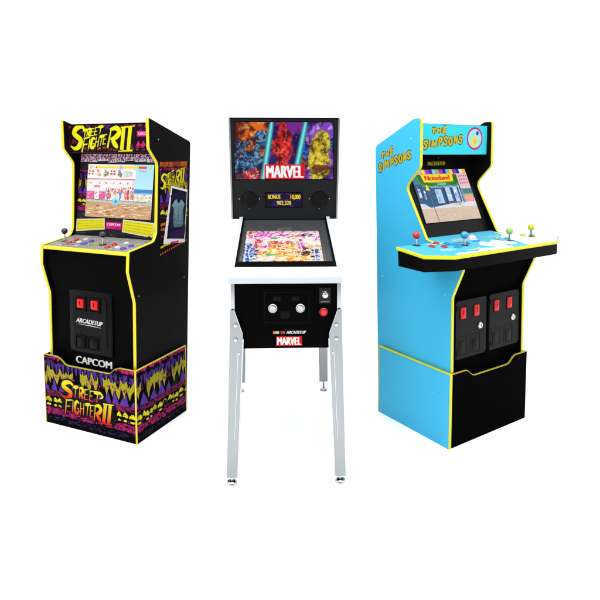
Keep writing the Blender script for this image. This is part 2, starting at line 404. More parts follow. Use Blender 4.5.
def wobbly_title(art, rows, sw, seed):
    """THE / SIMPSONS in wobbly hand drawn capitals. rows = [(text, x0, y0, x1, y1, height)]"""
    adv = {'I': .55, 'M': 1.35, 'T': .95, 'E': .9}
    for col, k in (((58, 54, 26), 1.62), ((208, 186, 46), 1.0)):
        R = random.Random(seed)
        for t, xa, ya, xb, yb, h in rows:
            tot = sum(adv.get(c, 1) for c in t); pos = 0
            for ch in t:
                a = adv.get(ch, 1); f = pos / tot; x = xa + (xb - xa) * f; y = ya + (yb - ya) * f + h * .16 * (R.random() - .5)
                w = (xb - xa) / tot * a * (.66 if ch != 'I' else .5); hh = h * (.92 + .14 * R.random())
                glyph(art, ch, x, y, w, hh, sw * k, col, shear=.04, rot=.16 * (R.random() - .4), ends=(.95, .95)); pos += a
        art.level(1)

# ------------------------------------------------------------------ setting
def setting():
    bm = bmesh.new(); g = 24; v = {}
    for i in range(g + 1):
        for j in range(g + 1): v[i, j] = bm.verts.new((-14 + 28 * i / g, -8 + 15 * j / g, 0))
    for i in range(g):
        for j in range(g): bm.faces.new([v[i, j], v[i + 1, j], v[i + 1, j + 1], v[i, j + 1]])
    o = put('floor', bm, 'floor'); o['kind'] = 'structure'; o['label'] = 'plain white studio floor under the three machines'
    bm = bmesh.new(); prof = [(7 + 2 * math.sin(rad(a)), 2 - 2 * math.cos(rad(a))) for a in range(0, 91, 6)] + [(9, 7)]
    A = [bm.verts.new((-14, y, z)) for y, z in prof]; B = [bm.verts.new((14, y, z)) for y, z in prof]
    for i in range(len(prof) - 1): bm.faces.new([A[i], B[i], B[i + 1], A[i + 1]])
    o = put('backdrop', bm, 'floor'); o['kind'] = 'structure'; o['label'] = 'seamless white studio backdrop curving up behind the machines'
setting()

# shared small parts
def screws(parent, pts, axis, m='steel', r=.0035):
    for p in pts:
        put('screw', lathe(bmesh.new(), [(0, .0016), (r * .6, .0014), (r, .0004), (r, -.001)], p, axis, 14), m, parent)
def joystick(parent, x, y, z, ballm, shaftm='chrome', r=.0155, hh=.047, dust=.018, dustm='ball_black'):
    bm = lathe(bmesh.new(), [(0, .0032), (dust * .45, .0032), (dust, .0012), (dust, 0)], (x, y, z), seg=28)
    j = put('joystick', bm, dustm, parent)
    put('shaft', lathe(bmesh.new(), [(.0042, 0.002), (.0042, hh - r * .8)], (x, y, z), seg=14), shaftm, j)
    put('ball', lathe(bmesh.new(), sphere_prof(r), (x, y, z + hh), seg=28), ballm, j)
    return j
def button(parent, x, y, z, m, r=.0125, tilt=0.0):
    ax = (0, -tilt, 1)
    b = put('button', lathe(bmesh.new(), [(r * 1.0, 0), (r * 1.0, .003), (r * .86, .0042), (r * .78, .003)], (x, y, z), ax, 26), m, parent)
    put('plunger', lathe(bmesh.new(), [(r * .76, .002), (r * .74, .0062), (r * .6, .0072), (0, .0066)], (x, y, z), ax, 26), m, b)
    return b

# ------------------------------------------------------------------ 1: black two-player cabinet
def cabinet_two_player():
    W, D = .552, .379
    t = empty('arcade_cabinet', (-.7332, 2.5023, 0), -.4168, 'black arcade cabinet lettered STREET FIGHTER II, with a purple and yellow patterned riser', 'arcade machine')
    xl0, xl1, xr0, xr1 = -.538, -.522, -.032, -.016
    front = [(.020, .02), (.020, .628), (-.028, .780), (-.030, .868), (.140, .889), (.162, .925), (.174, 1.262), (.112, 1.332), (.114, 1.474)]
    fr = fillet(front + [(.405, 1.368), (.405, .02)], [0, .008, .010, .004, .016, .016, .016, .012, .012, .012, 0])
    path = fillet(front + [(.128, 1.4688)], [0, .008, .010, .004, .016, .016, .016, .012, .012, 0], closed=False)
    for (a, b) in ((xl0, xl1), (xr0, xr1)):
        s = put('side_panel', prism(bmesh.new(), fr, YZ, a, b), 'black_side', t)
        put('edge_trim', molding(path, a, b), 'yellow', s)
        top = [(.128, 1.4688)] + [p for p in fr if p[0] > .38 and p[1] > 1.3] + [(.405, .3)]
        put('rear_edge_trim', molding(top, a, b, .0015), 'black_matte', s)
        if a == xr0:
            screws(s, [(xr1 + .0006, .179, 1.374), (xr1 + .0006, .040, .656), (xr1 + .0006, .373, .675), (xr1 + .0006, .377, 1.071)], (1, 0, 0))
            # printed side art
            ar = Art((xr1, 0, 0), (0, 1, 0), (0, 0, 1), (1, 0, 0))
            y0, y1, z0, z1 = .186, .382, .815, 1.268
            ar.clips = [rectreg(y0, z0, y1, z1)]
            ar.rect(y0, .985, y1, z1, (16, 10, 26)); ar.level()
            R = random.Random(3)
            for i in range(70): ar.blob(y0 + (y1 - y0) * R.random(), 1.0 + .25 * R.random(), .012, .014, R.choice([(54, 28, 100), (30, 18, 62), (110, 20, 70), (8, 6, 12), (8, 6, 12)]), R, 6)
            ar.level()
            for i in range(20):
                x = y0 + (y1 - y0) * i / 20; ar.poly([(x, 1.268), (x + .009, 1.268), (x + .005, 1.232 + .018 * R.random()), (x - .002, 1.245)], R.choice([(196, 92, 34), (150, 60, 30), (190, 80, 30)]))
            keep = ar.clips; ar.clips = [rectreg(y0, .985, y1, 1.236)]
            band_pattern(ar, y0, y1, .90, .345, 31, .8); ar.clips = keep; ar.level()
            for i in range(0): ar.poly([(y0 + .010 * i, 1.03 + .02 * R.random()), (y0 + .006 + .010 * i, 1.075 + .02 * R.random()), (y0 + .012 + .010 * i, 1.02 + .015 * R.random()), (y0 + .006 + .010 * i, 1.00)], (214, 196, 30))
            ar.level()
            for z, c in ((.965, (222, 122, 30)), (.94, (196, 92, 34))):
                for i in range(6): ar.blob(y0 + .006 + .011 * i, z + .004 * R.random(), .007, .011, c, R, 6, .5)
            for i in range(6): ar.blob(y0 + .006 + .011 * i, .905 + .004 * R.random(), .006, .006, (190, 24, 96), R, 6, .5)
            for i in range(14): ar.blob(y0 + .004 + .0155 * i, .845 - .020 + .0032 * i, .0075, .009, (196, 84, 32), R, 5, .6)
            for i in range(8): ar.blob(y0 + .004 + .012 * i, .858 + .002 * i, .010, .009, (226, 214, 26), R, 5, .6)
            ar.level(2)
            brush_logo(ar, .186, 1.128, .188, .082, (232, 220, 24), (10, 8, 8), LAY_A, 1.7, .16, .85, .50)
            ar.clips = [rectreg(.18, .80, .396, 1.3)]
            # instant photo: white card, dark print with a sleeveless denim vest
            ar.poly([(.205, .871), (.366, .856), (.382, 1.123), (.262, 1.150)], (244, 244, 244)); ar.level()
            ar.poly([(.229, .893), (.360, .874), (.377, 1.112), (.269, 1.139)], (12, 10, 24)); ar.level()
            for cx, cz, rx, rz, c in ((.31, 1.09, .060, .030, (20, 22, 56)), (.27, .99, .030, .06, (30, 24, 66)), (.35, .93, .020, .05, (34, 22, 58)), (.30, .905, .06, .025, (44, 26, 78))): ar.blob(cx, cz, rx, rz, c, R, 14, .2)
            ar.level()
            vx = lambda p: (.314 + (p[0] - .325) * 1.0, p[1] - .012)
            vest = [vx(p) for p in [(.289, .958), (.286, 1.005), (.291, 1.030), (.289, 1.050), (.277, 1.066), (.300, 1.088), (.311, 1.092), (.318, 1.076), (.327, 1.071), (.335, 1.075), (.343, 1.088), (.354, 1.083), (.372, 1.062), (.362, 1.046), (.358, 1.028), (.362, 1.0), (.360, .955), (.335, .950), (.305, .951)]]
            ar.poly(vest, lambda p: lin((int(84 + 420 * (p[1] - .95)), int(116 + 440 * (p[1] - .95)), int(128 + 440 * (p[1] - .95))))); ar.level()
            for i in range(90):
                f1, f2 = R.random(), R.random(); g_ = int(60 * (R.random() - .5)); ar.blob(*vx((.290 + .068 * f1, .964 + .088 * f2)), .0035, .007, (max(20, 118 + g_), max(30, 152 + g_), max(40, 160 + g_)), R, 7, .5)
            ar.level()
            for q in ([(.325, 1.054), (.323, 1.0), (.325, .952)], [(.300, 1.06), (.296, 1.0), (.300, .955)], [(.350, 1.06), (.354, 1.0), (.351, .955)], [(.300, .985), (.318, .986)], [(.332, .986), (.350, .985)]): ar.ribbon([vx(p) for p in q], .0026, (62, 84, 98), (.6, .6))
            for i in range(5): ar.blob(.262 + .012 * i, .868, .008, .007, (220, 26, 120), R, 6, .3)
            ar.build('side_art', 'print_dark', s)
    # carcass
    put('back_panel', box(bmesh.new(), xl1, xr0, .385, .400, .02, 1.36), 'black_matte', t)
    put('top_panel', prism(bmesh.new(), [(.1455, 1.4475), (.1455, 1.4545), (.400, 1.356), (.396, 1.346)], YZ, xl1, xr0), 'black_matte', t)
    put('front_panel', prism(bmesh.new(), [(.034, .02), (.034, .628), (-.012, .778), (-.014, .850), (.000, .850), (.002, .780), (.048, .630), (.048, .02)], YZ, xl1, xr0), 'black', t)
    # marquee, backlit
    put('marquee_board', prism(bmesh.new(), [(.1455, 1.309), (.1455, 1.447), (.156, 1.443), (.205, 1.318), (.218, 1.3095)], YZ, xl1, xr0), 'black_matte', t)
    mx0, mx1, mz0, mz1 = xl1 + .001, xr0 - .001, 1.311, 1.447
    m = Art((0, .1450, 0), (1, 0, 0), (0, 0, 1), (0, -1, 0)); m.clips = [rectreg(mx0, mz0, mx1, mz1)]
    m.rect(mx0, mz0, mx1, mz1, (26, 10, 24)); m.level()
    R = random.Random(11)
    for i in range(34):
        x = mx0 + .49 * R.random(); z = mz0 + .03 + .11 * R.random(); s_ = .014 + .012 * R.random()
        m.poly([(x - s_, z - s_ * .7), (x + s_, z - s_ * .5), (x + s_ * (R.random() - .5), z + s_)], R.choice([(84, 44, 150), (112, 24, 56), (130, 26, 60), (60, 30, 110), (10, 6, 10), (90, 20, 40), (12, 8, 14)]))
    for i in range(14): m.blob(mx0 + .49 * R.random(), mz1 - .012 * R.random(), .016, .009, (150, 26, 62), R, 7)
    for i in range(3): m.poly([(mx1 - .085 + .028 * i, mz0 + .032), (mx1 - .055 + .028 * i, mz0 + .034), (mx1 - .07 + .028 * i, mz0 + .058)], (222, 26, 140))
    m.level()
    for i in range(60): m.blob(mx0 + .49 * i / 60, mz0 + .012 + .018 * R.random(), .010, .005, R.choice([(176, 70, 34), (128, 44, 30), (90, 28, 26), (196, 92, 40)]), R, 6)
    m.level()
    for i in range(16): m.poly([(mx0 + .032 * i, mz0 + .004), (mx0 + .012 + .032 * i, mz0 + .034), (mx0 + .018 + .032 * i, mz0 + .030), (mx0 + .010 + .032 * i, mz0)], (12, 6, 8))
    m.level()
    brush_logo(m, mx0 + .006, mz0 + .003, .412, .130, (240, 236, 24), (10, 6, 8), LAY_A, 1.7, .26, 1.08)
    m.rect(mx1 - .075, mz0 + .078, mx1 - .004, mz0 + .104, (232, 30, 140)); m.level()
    m.text('CAPCOM', mx1 - .069, mz0 + .084, mx1 - .009, mz0 + .098, (250, 190, 225), 0, .2, fat=.001); m.level()
    fr_ = (70, 30, 20)
    for r_ in ((mx0, mz0, mx0 + .003, mz1), (mx1 - .003, mz0, mx1, mz1), (mx0 + .003, mz0, mx1 - .003, mz0 + .003)): m.rect(*r_, fr_)
    m.build('marquee', 'marquee', t)
    # bezel plane
    bz = lambda z: .171 + (z - .905) * (.217 - .171) / (1.308 - .905)
    put('bezel', prism(bmesh.new(), [(bz(.893), .893), (bz(1.307), 1.307), (bz(1.307) + .014, 1.307), (bz(.893) + .014, .893)], YZ, xl1, xr0), 'bezel', t)
    n = Vector((0, -(1.308 - .905), .217 - .171)).normalized(); Vv = Vector((0, .217 - .171, 1.308 - .905)).normalized(); k = Vv.z
    a = Art((0, bz(.893), .893), (1, 0, 0), Vv, n); z = lambda zz: (zz - .893) / k
    bx0, bx1, b0, b1 = xl1 + .001, xr0 - .001, z(.895), z(1.305)
    a.clips = [rectreg(bx0, b0, bx1, b1)]
    a.rect(bx0, b0, bx1, b1, (42, 42, 46)); a.level()
    for i in range(160):
        a.blob(bx0 + .49 * R.random(), b0 + .41 * R.random(), .010, .004, R.choice([(62, 62, 66), (26, 26, 30), (52, 52, 58), (80, 80, 84)]), R, 5, .6)
    a.level()
    a.rect(bx0, z(1.03), bx0 + .062, z(1.215), (22, 14, 40)); a.level()
    full = a.clips; a.clips = [rectreg(bx0 + .001, z(.99), bx0 + .060, z(1.225))]
    band_pattern(a, bx0, bx0 + .060, z(.985), z(1.225) - z(.985), 5, .75)
    a.clips = full
    a.level()
    x = bx0 + .004
    cols = [(214, 60, 150), (120, 60, 190), (240, 200, 220), (230, 90, 170), (60, 40, 110), (250, 230, 120), (200, 40, 110), (30, 20, 40)]
    while x < bx1 - .03:                       # comic strip of little panels along the top
        w = .045 + .022 * R.random(); y = z(1.262 + .008 * R.random())
        a.poly([(x, y), (x + w, y + .005 * (R.random() - .5)), (x + w - .001, b1), (x + .001, b1)], (236, 232, 240)); a.level()
        for q in range(46):
            px, py = x + .004 + (w - .008) * R.random(), y + .005 + .034 * R.random()
            a.blob(px, py, .005, .006, R.choice(cols), R, 7, .5)
        a.level(); x += w + .004
    # yellow note cards and pink label
    for q in ([(-.517, .910), (-.334, .928), (-.338, .983), (-.516, .972)], [(-.228, .921), (-.040, .902), (-.040, .974), (-.225, .983)]):
        e = [(p[0], z(p[1])) for p in q]
        a.poly(e, (236, 236, 226)); a.level()
        cx = sum(p[0] for p in e) / 4; cy = sum(p[1] for p in e) / 4
        a.poly([(cx + (p[0] - cx) * .95, cy + (p[1] - cy) * .86) for p in e], (240, 230, 36)); a.level()
        for r_ in range(4):
            f = (r_ + .9) / 4.8
            for w_ in range(13):
                g0 = .06 + w_ * .069; g1 = g0 + .03 + .03 * R.random()
                P_ = lambda g: (e[0][0] + (e[1][0] - e[0][0]) * g, (e[0][1] + (e[1][1] - e[0][1]) * g) * (1 - f) + (e[3][1] + (e[2][1] - e[3][1]) * g) * f)
                p, q2 = P_(g0), P_(g1); a.poly([p, q2, (q2[0], q2[1] + .0028), (p[0], p[1] + .0028)], (172, 164, 24))
        a.level()
    a.rect(-.328, z(.932), -.232, z(.966), (226, 30, 130)); a.level()
    a.text('CAPCOM', -.321, z(.948), -.241, z(.961), (250, 210, 230), 0, fat=.0012); a.text('USA', -.268, z(.936), -.240, z(.944), (60, 10, 40)); a.level()
    for i in range(26): a.blob(bx0 + .019 * i, z(.902 + .004 * R.random()), .012, .006, R.choice([(24, 24, 28), (70, 70, 74), (40, 40, 44)]), R, 6)
    a.build('bezel_art', 'print', t)
    # screen
    su, sv = .400, (1.253 - .988) / k
    c = Art(Vector((-.464, bz(.988), .988)) + n * .0035, (su, 0, 0), Vv * sv, n, 1.0e-4)
    put('screen', prism(bmesh.new(), [(-.466, z(.986)), (-.062, z(.986)), (-.062, z(1.255)), (-.466, z(1.255))], lambda u, v, q: Vector((u, bz(.893), .893)) + Vv * v + n * q, .0006, .0034), 'bezel', t)
    c.clips = [rectreg(0, 0, 1, 1)]
    c.rect(0, 0, 1, 1, (246, 238, 240)); c.level()
    c.grid(.70, .40, 1, 1, 1, 8, lambda p: lin((int(225 - 60 * p[1]), int(242 - 14 * p[1]), 255))); c.level()
    for i in range(4): c.rect(.0 + .19 * i, .72, .0 + .19 * i + .17, .90, (250, 244, 240))
    c.level()
    for bx in (.03, .37): 
        for q, (dx, dy) in enumerate(((0, .05), (.05, .05), (0, 0), (.05, 0))): c.blob(bx + dx, .82 + dy, .026, .026, (220, 60, 80), R, 6, .5)
    for bx in (.18, .29, .50, .60, .66):                     # faded posters
        for q in range(9): c.blob(bx + .05 * (R.random() - .5), .83 + .10 * (R.random() - .5), .022, .03, R.choice([(196, 170, 140), (150, 160, 140), (120, 130, 120), (222, 214, 200), (214, 150, 120)] if bx < .55 else [(190, 224, 222), (226, 240, 236), (200, 214, 200)]), R, 7)
    c.rect(0, .715, .735, .730, (206, 66, 110)); c.rect(.0, .70, .735, .708, (238, 190, 200))
    c.rect(.70, .42, .735, .715, (236, 214, 220))
    for bx in (.06, .20, .30, .42, .52, .63): c.blob(bx, .645, .016, .022, (150, 160, 150), R, 7); c.blob(bx + .004, .64, .008, .012, (90, 96, 90), R, 6)
    for i in range(5): c.blob(.715, .45 + .055 * i, .018, .014, (220, 110, 130), R, 6)
    c.level()
    c.rect(0, .34, .30, .50, (226, 96, 150)); c.rect(0, .485, .30, .50, (246, 200, 214)); c.level()
    c.rect(.13, .34, .20, .58, (250, 240, 244)); c.rect(.12, .56, .21, .60, (232, 120, 150))
    for i in range(16): c.blob(.02 + .27 * R.random(), .36 + .11 * R.random(), .018, .014, R.choice([(240, 150, 180), (210, 70, 120), (250, 214, 224)]), R, 6)
    c.level()
    cr = [(224, 236, 214), (176, 190, 150), (240, 224, 214), (226, 120, 110), (240, 170, 130), (90, 150, 220), (236, 90, 120), (220, 60, 130), (130, 200, 240), (250, 240, 230), (196, 140, 110)]
    for row, (yb, n_) in enumerate(((.40, 13), (.35, 11))):   # far crowd along the quay, mere dabs of colour
        for i in range(n_):
            bx = .31 + .43 * (i + .5 * row + .3 * R.random()) / n_; h = .11 + .06 * R.random(); col = R.choice(cr)
            c.blob(bx, yb + h * .42, .024, h * .62, col, R, 9, .3); c.blob(bx + .006, yb + h * .5, .011, .03, R.choice(cr), R, 7)
            c.blob(bx, yb + h, .012, .018, R.choice([(222, 176, 140), (240, 204, 170), (120, 80, 60)]), R, 8, .2); c.blob(bx, yb + h + .014, .012, .010, R.choice([(90, 60, 40), (220, 180, 90), (60, 50, 60), (190, 90, 60)]), R, 7)
        c.level()
    c.level()
    c.rect(.735, .47, 1, .545, (70, 140, 214)); c.rect(.735, .45, 1, .475, (150, 200, 236)); c.level()
    c.rect(.735, .26, 1, .45, (236, 232, 214))
    for i in range(30): c.blob(.74 + .26 * R.random(), .28 + .16 * R.random(), .022, .014, R.choice([(206, 200, 170), (250, 248, 240), (160, 150, 120), (226, 214, 190)]), R, 6)
    c.level()
    c.poly([(0, .28), (1, .24), (1, .31), (0, .345)], (196, 204, 190)); c.level()
    c.poly([(0, .33), (1, .30), (1, .31), (0, .345)], (120, 130, 120)); c.level()
    c.poly([(0, 0), (1, 0), (1, .25), (0, .29)], (206, 160, 116)); c.level()
    for i in range(60):
        yy = .24 * R.random() ** .8; c.blob(R.random(), yy, .05, .012, R.choice([(168, 116, 76), (236, 214, 186), (250, 240, 226), (150, 96, 64), (222, 186, 146)]), R, 7, .6)
    c.level()
    c.poly([(.40, .30), (.43, .37), (.47, .38), (.52, .33), (.50, .25), (.44, .23)], (150, 222, 246)); c.level()
    c.poly([(.44, .29), (.46, .34), (.49, .32), (.48, .27)], (60, 150, 220))
    for i in range(300):
        yy = .26 * R.random(); c.blob(R.random(), yy, .020, .006, R.choice([(190, 136, 92), (226, 190, 150), (244, 226, 204), (166, 110, 72), (214, 170, 124), (232, 206, 176)]), R, 7, .6)
    for i in range(70): c.blob(.70 * R.random(), .52 + .18 * R.random(), .010, .008, R.choice([(250, 226, 232), (236, 214, 222), (252, 246, 246), (230, 200, 208)]), R, 6)
    for i in range(40): c.blob(.735 + .26 * R.random(), .27 + .17 * R.random(), .012, .008, R.choice([(206, 200, 170), (250, 248, 240), (140, 132, 108), (226, 214, 190), (120, 150, 150)]), R, 6)
    for i in range(9): c.rect(.02 + .08 * i, .262 + .001 * i, .026 + .08 * i, .335, (150, 158, 146))
    c.level()
    c.rect(.14, .925, .485, .965, (246, 224, 30)); c.rect(.545, .925, .78, .965, (246, 224, 30)); c.rect(.78, .925, .90, .965, (226, 86, 40))
    c.rect(.49, .905, .54, .975, (120, 140, 226)); c.level()
    c.text('KO', .495, .92, .535, .96, (250, 250, 250), .03)
    c.disc(.055, .945, .02, .03, (244, 206, 50)); c.disc(.955, .935, .02, .03, (244, 206, 50)); c.disc(.135, .94, .014, .02, (226, 86, 40))
    for i in range(4): c.rect(.80 + .025 * i, .86, .818 + .025 * i, .895, (222, 150, 120))
    c.build('screen_picture', 'screen', bpy.data.objects['screen'])
    # control deck: a sloping shelf between the sides
    zd = lambda y: .866 + (y + .026) * (.888 - .866) / .166
    dk = put('control_deck', prism(bmesh.new(), [(-.026, zd(-.026)), (.176, zd(.176)), (.176, .86), (-.026, .850)], YZ, xl1, xr0), 'black_matte', t)
    put('edge_trim', prism(bmesh.new(), fillet([(-.0262, zd(-.026) - .0165), (-.0262, zd(-.026) + .0008), (-.0295, zd(-.026) - .001), (-.0305, zd(-.026) - .008), (-.0295, zd(-.026) - .0155)], 0), YZ, xl1 + .0005, xr0 - .0005), 'yellow', dk)
    dn = Vector((0, -.022, .166)).normalized(); dv = Vector((0, .166, .022)).normalized()
    d = Art((0, -.026, zd(-.026)), (1, 0, 0), dv, dn); d.clips = [rectreg(xl1 + .001, .001, xr0 - .001, .196)]
    d.rect(xl1, 0, xr0, .2, (150, 148, 146)); d.level()
    for i in range(130): d.blob(xl1 + .49 * R.random(), .19 * R.random(), .012, .007, R.choice([(172, 170, 168), (120, 118, 116), (196, 194, 190), (136, 134, 132)]), R, 6, .6)
    d.level()
    for x in (-.44, -.19): 
        for i in range(18): d.blob(x + .13 * R.random(), .03 + .10 * R.random(), .014, .009, R.choice([(170, 150, 90), (190, 170, 60), (206, 204, 200), (120, 60, 70)]), R, 6, .5)
    for i in range(12): d.blob(-.285 + .05 * (R.random() - .5), .06 + .05 * R.random(), .014, .010, R.choice([(160, 160, 60), (176, 172, 90)]), R, 6, .5)
    d.level()
    d.build('deck_art', 'print', dk)
    for jx, jy in ((-.484, .062), (-.236, .050)): joystick(dk, jx, jy, zd(jy) + .001, 'ball_black')
    for bx, by, bm_ in ((-.432, .040, 'red'), (-.428, .082, 'red'), (-.382, .052, 'white_btn'), (-.384, .096, 'white_btn'), (-.336, .040, 'blue_btn'), (-.334, .080, 'blue_btn'),
                        (-.180, .016, 'red'), (-.176, .058, 'red'), (-.128, .024, 'white_btn'), (-.132, .088, 'white_btn'), (-.088, .014, 'blue_btn'), (-.080, .058, 'blue_btn')):
        button(dk, bx, by, zd(by) + .001, bm_, .0135, .13)
    # coin door
    x0, x1, z0, z1 = -.412, -.156, .358, .657
    cd = put('coin_door', box(bmesh.new(), x0, x1, .022, .036, z0, z1, .007, seg=3), 'door', t)
    bm = bmesh.new()                                          # raised inner frame: four bars
    i0, i1, j0, j1 = x0 + .028, x1 - .028, z0 + .03, z1 - .03
    outl = fillet([(i0, j0), (i1, j0), (i1, j1), (i0, j1)], .018)
    put('door_panel', prism(bm, outl, XZ, .0185, .024), 'door', cd)
    for sx in (-.334, -.250):
        b_ = bmesh.new(); cz = .592
        for q in ((sx - .032, sx + .032, cz + .028, cz + .034), (sx - .032, sx + .032, cz - .034, cz - .028), (sx - .032, sx - .026, cz - .028, cz + .028), (sx + .026, sx + .032, cz - .028, cz + .028)):
            box(b_, q[0], q[1], .0125, .0185, q[2], q[3], .0012, seg=1)
        s_ = put('coin_slot', b_, 'door', cd)
        put('coin_button', box(bmesh.new(), sx - .020, sx + .020, .0105, .0185, cz - .018, cz + .024, .003), 'slot_red', s_)
        put('slot_slit', box(bmesh.new(), sx - .002, sx + .002, .0098, .0105, cz - .006, cz + .014), 'gap', s_)
    for sx in (-.338, -.262):
        b_ = bmesh.new(); cz = .412
        for q in ((sx - .031, sx + .031, cz + .028, cz + .032), (sx - .031, sx + .031, cz - .032, cz - .028), (sx - .031, sx - .027, cz - .028, cz + .028), (sx + .027, sx + .031, cz - .028, cz + .028)):
            box(b_, q[0], q[1], .013, .0185, q[2], q[3], .0012, seg=1)
        s_ = put('return_flap', b_, 'door', cd)
        put('flap_plate', box(bmesh.new(), sx - .022, sx + .022, .0150, .0185, cz - .022, cz + .022, .002), 'door', s_)
    l = Art((0, .0184, 0), (1, 0, 0), (0, 0, 1), (0, -1, 0))
    l.text('ARCADE1UP', -.366, .503, -.206, .524, (226, 228, 230), 0, .35, -.004, fat=.0014); l.level()
    l.ribbon([(-.352, .496), (-.27, .494), (-.215, .491)], .005, (190, 192, 196), smooth=1)
    l.build('logo', 'print', cd)
    # white maker name on the front
    f = Art((0, .0338, 0), (1, 0, 0), (0, 0, 1), (0, -1, 0))
    f.text('CAPCOM', -.386, .3015, -.170, .3345, (242, 242, 242), 0, fat=.0026, fatv=.0003); f.level()
    f.build('lettering', 'print', bpy.data.objects['front_panel'])
    # riser: front board with its dipped top edge, two side boards
    dip = [(-W, 0.0), (0, 0.0), (0, .331), (-.092, .331), (-.118, .322), (-.144, .300), (-.160, .297), (-.400, .297), (-.416, .300), (-.446, .322), (-.470, .331), (-W, .331)]
    r = put('riser', prism(bmesh.new(), dip, XZ, 0, .006), 'black', t)
    for q in ((-.013, 0), (-W, -W + .013)): put('riser_side', box(bmesh.new(), q[0], q[1], .0065, D, 0, .331), 'black', r)
    put('riser_back', box(bmesh.new(), -W + .0135, -.0135, D - .012, D - .0005, 0, .331), 'black', r)
    tp = [(x, z_) for x, z_ in dip[2:]]
    bm = bmesh.new()
    for (xa, za), (xb, zb) in zip(tp, tp[1:]):
        vs = [bm.verts.new(p) for p in ((xa, -.0008, za - .0022), (xb, -.0008, zb - .0022), (xb, -.0008, zb + .0012), (xa, -.0008, za + .0012), (xa, .0062, za + .0012), (xb, .0062, zb + .0012))]
        bm.faces.new([vs[0], vs[1], vs[2], vs[3]]); bm.faces.new([vs[3], vs[2], vs[5], vs[4]])
    put('edge_trim', bm, 'yellow_dull', r)
    bm = bmesh.new()
    prism(bm, [(-.003, .333), (D + .0012, .333), (D + .0012, 0), (D - .0028, 0), (D - .0028, .3295), (.0012, .3295), (.0012, 0), (-.003, 0)], YZ, -.0045, .0022)
    put('edge_trim', bm, 'yellow', r)
    put('edge_trim', box(bmesh.new(), -W - .0015, -W + .0015, -.0018, .0012, 0, .333), 'yellow_dull', r)
    e = Art((0, 0, 0), (1, 0, 0), (0, 0, 1), (0, -1, 0))
    e.clips = [rectreg(-W + .001, .002, -.0065, .2945), [(-W + .001, .2945), (-.417, .2945), (-.448, .318), (-.470, .3275), (-W + .001, .3275)], [(-.143, .2945), (-.0065, .2945), (-.0065, .3275), (-.090, .3275), (-.118, .318)]]
    band_pattern(e, -W, 0, 0, .331, 21, 1.0, ((0, .2), (.8, 1)))
    e.level(); e.clips = None
    cx0, cy0, LW, LH = -.440, .060, .312, .156
    q = random.Random(4)
    for i in range(46):                                       # dark smoky patch the lettering stands on
        u, v = q.random(), q.random(); e.blob(cx0 + LW * (.02 + .98 * u), cy0 + LH * (.12 + .78 * v - .10 * u), .030, .020, (8, 6, 8), q, 11, .5)
    e.level()
    def grad(v0, v1):
        def g(p):
            f_ = max(0, min(1, ((p[1] - cy0) / LH - v0) / (v1 - v0))); a_, b_ = (226, 30, 38), (240, 228, 28)
            return lin(tuple(a_[i] + (b_[i] - a_[i]) * f_ for i in range(3)))
        return g
    brush_logo(e, cx0, cy0, LW, LH, grad(.56, .86), (8, 6, 8), LAY_R[:6], 1.7, .10, 1.08)
    brush_logo(e, cx0, cy0, LW, LH, grad(.08, .42), (8, 6, 8), LAY_R[6:], 1.45, .10, 1.05)
    e.ribbon([(cx0 + LW * .60, cy0 + LH * .90), (cx0 + LW * .74, cy0 + LH * .90), (cx0 + LW * .80, cy0 + LH * .80), (cx0 + LW * .74, cy0 + LH * .72)], .010, (238, 226, 28), (.3, .2))
    e.build('riser_art', 'print', r)
    e = Art((0, 0, 0), (0, 1, 0), (0, 0, 1), (1, 0, 0)); e.clips = [rectreg(.0015, .002, D - .003, .3293)]
    band_pattern(e, 0, D, 0, .331, 77, .95)
    e.build('riser_art', 'print', r)
    return t
A_ = cabinet_two_player()

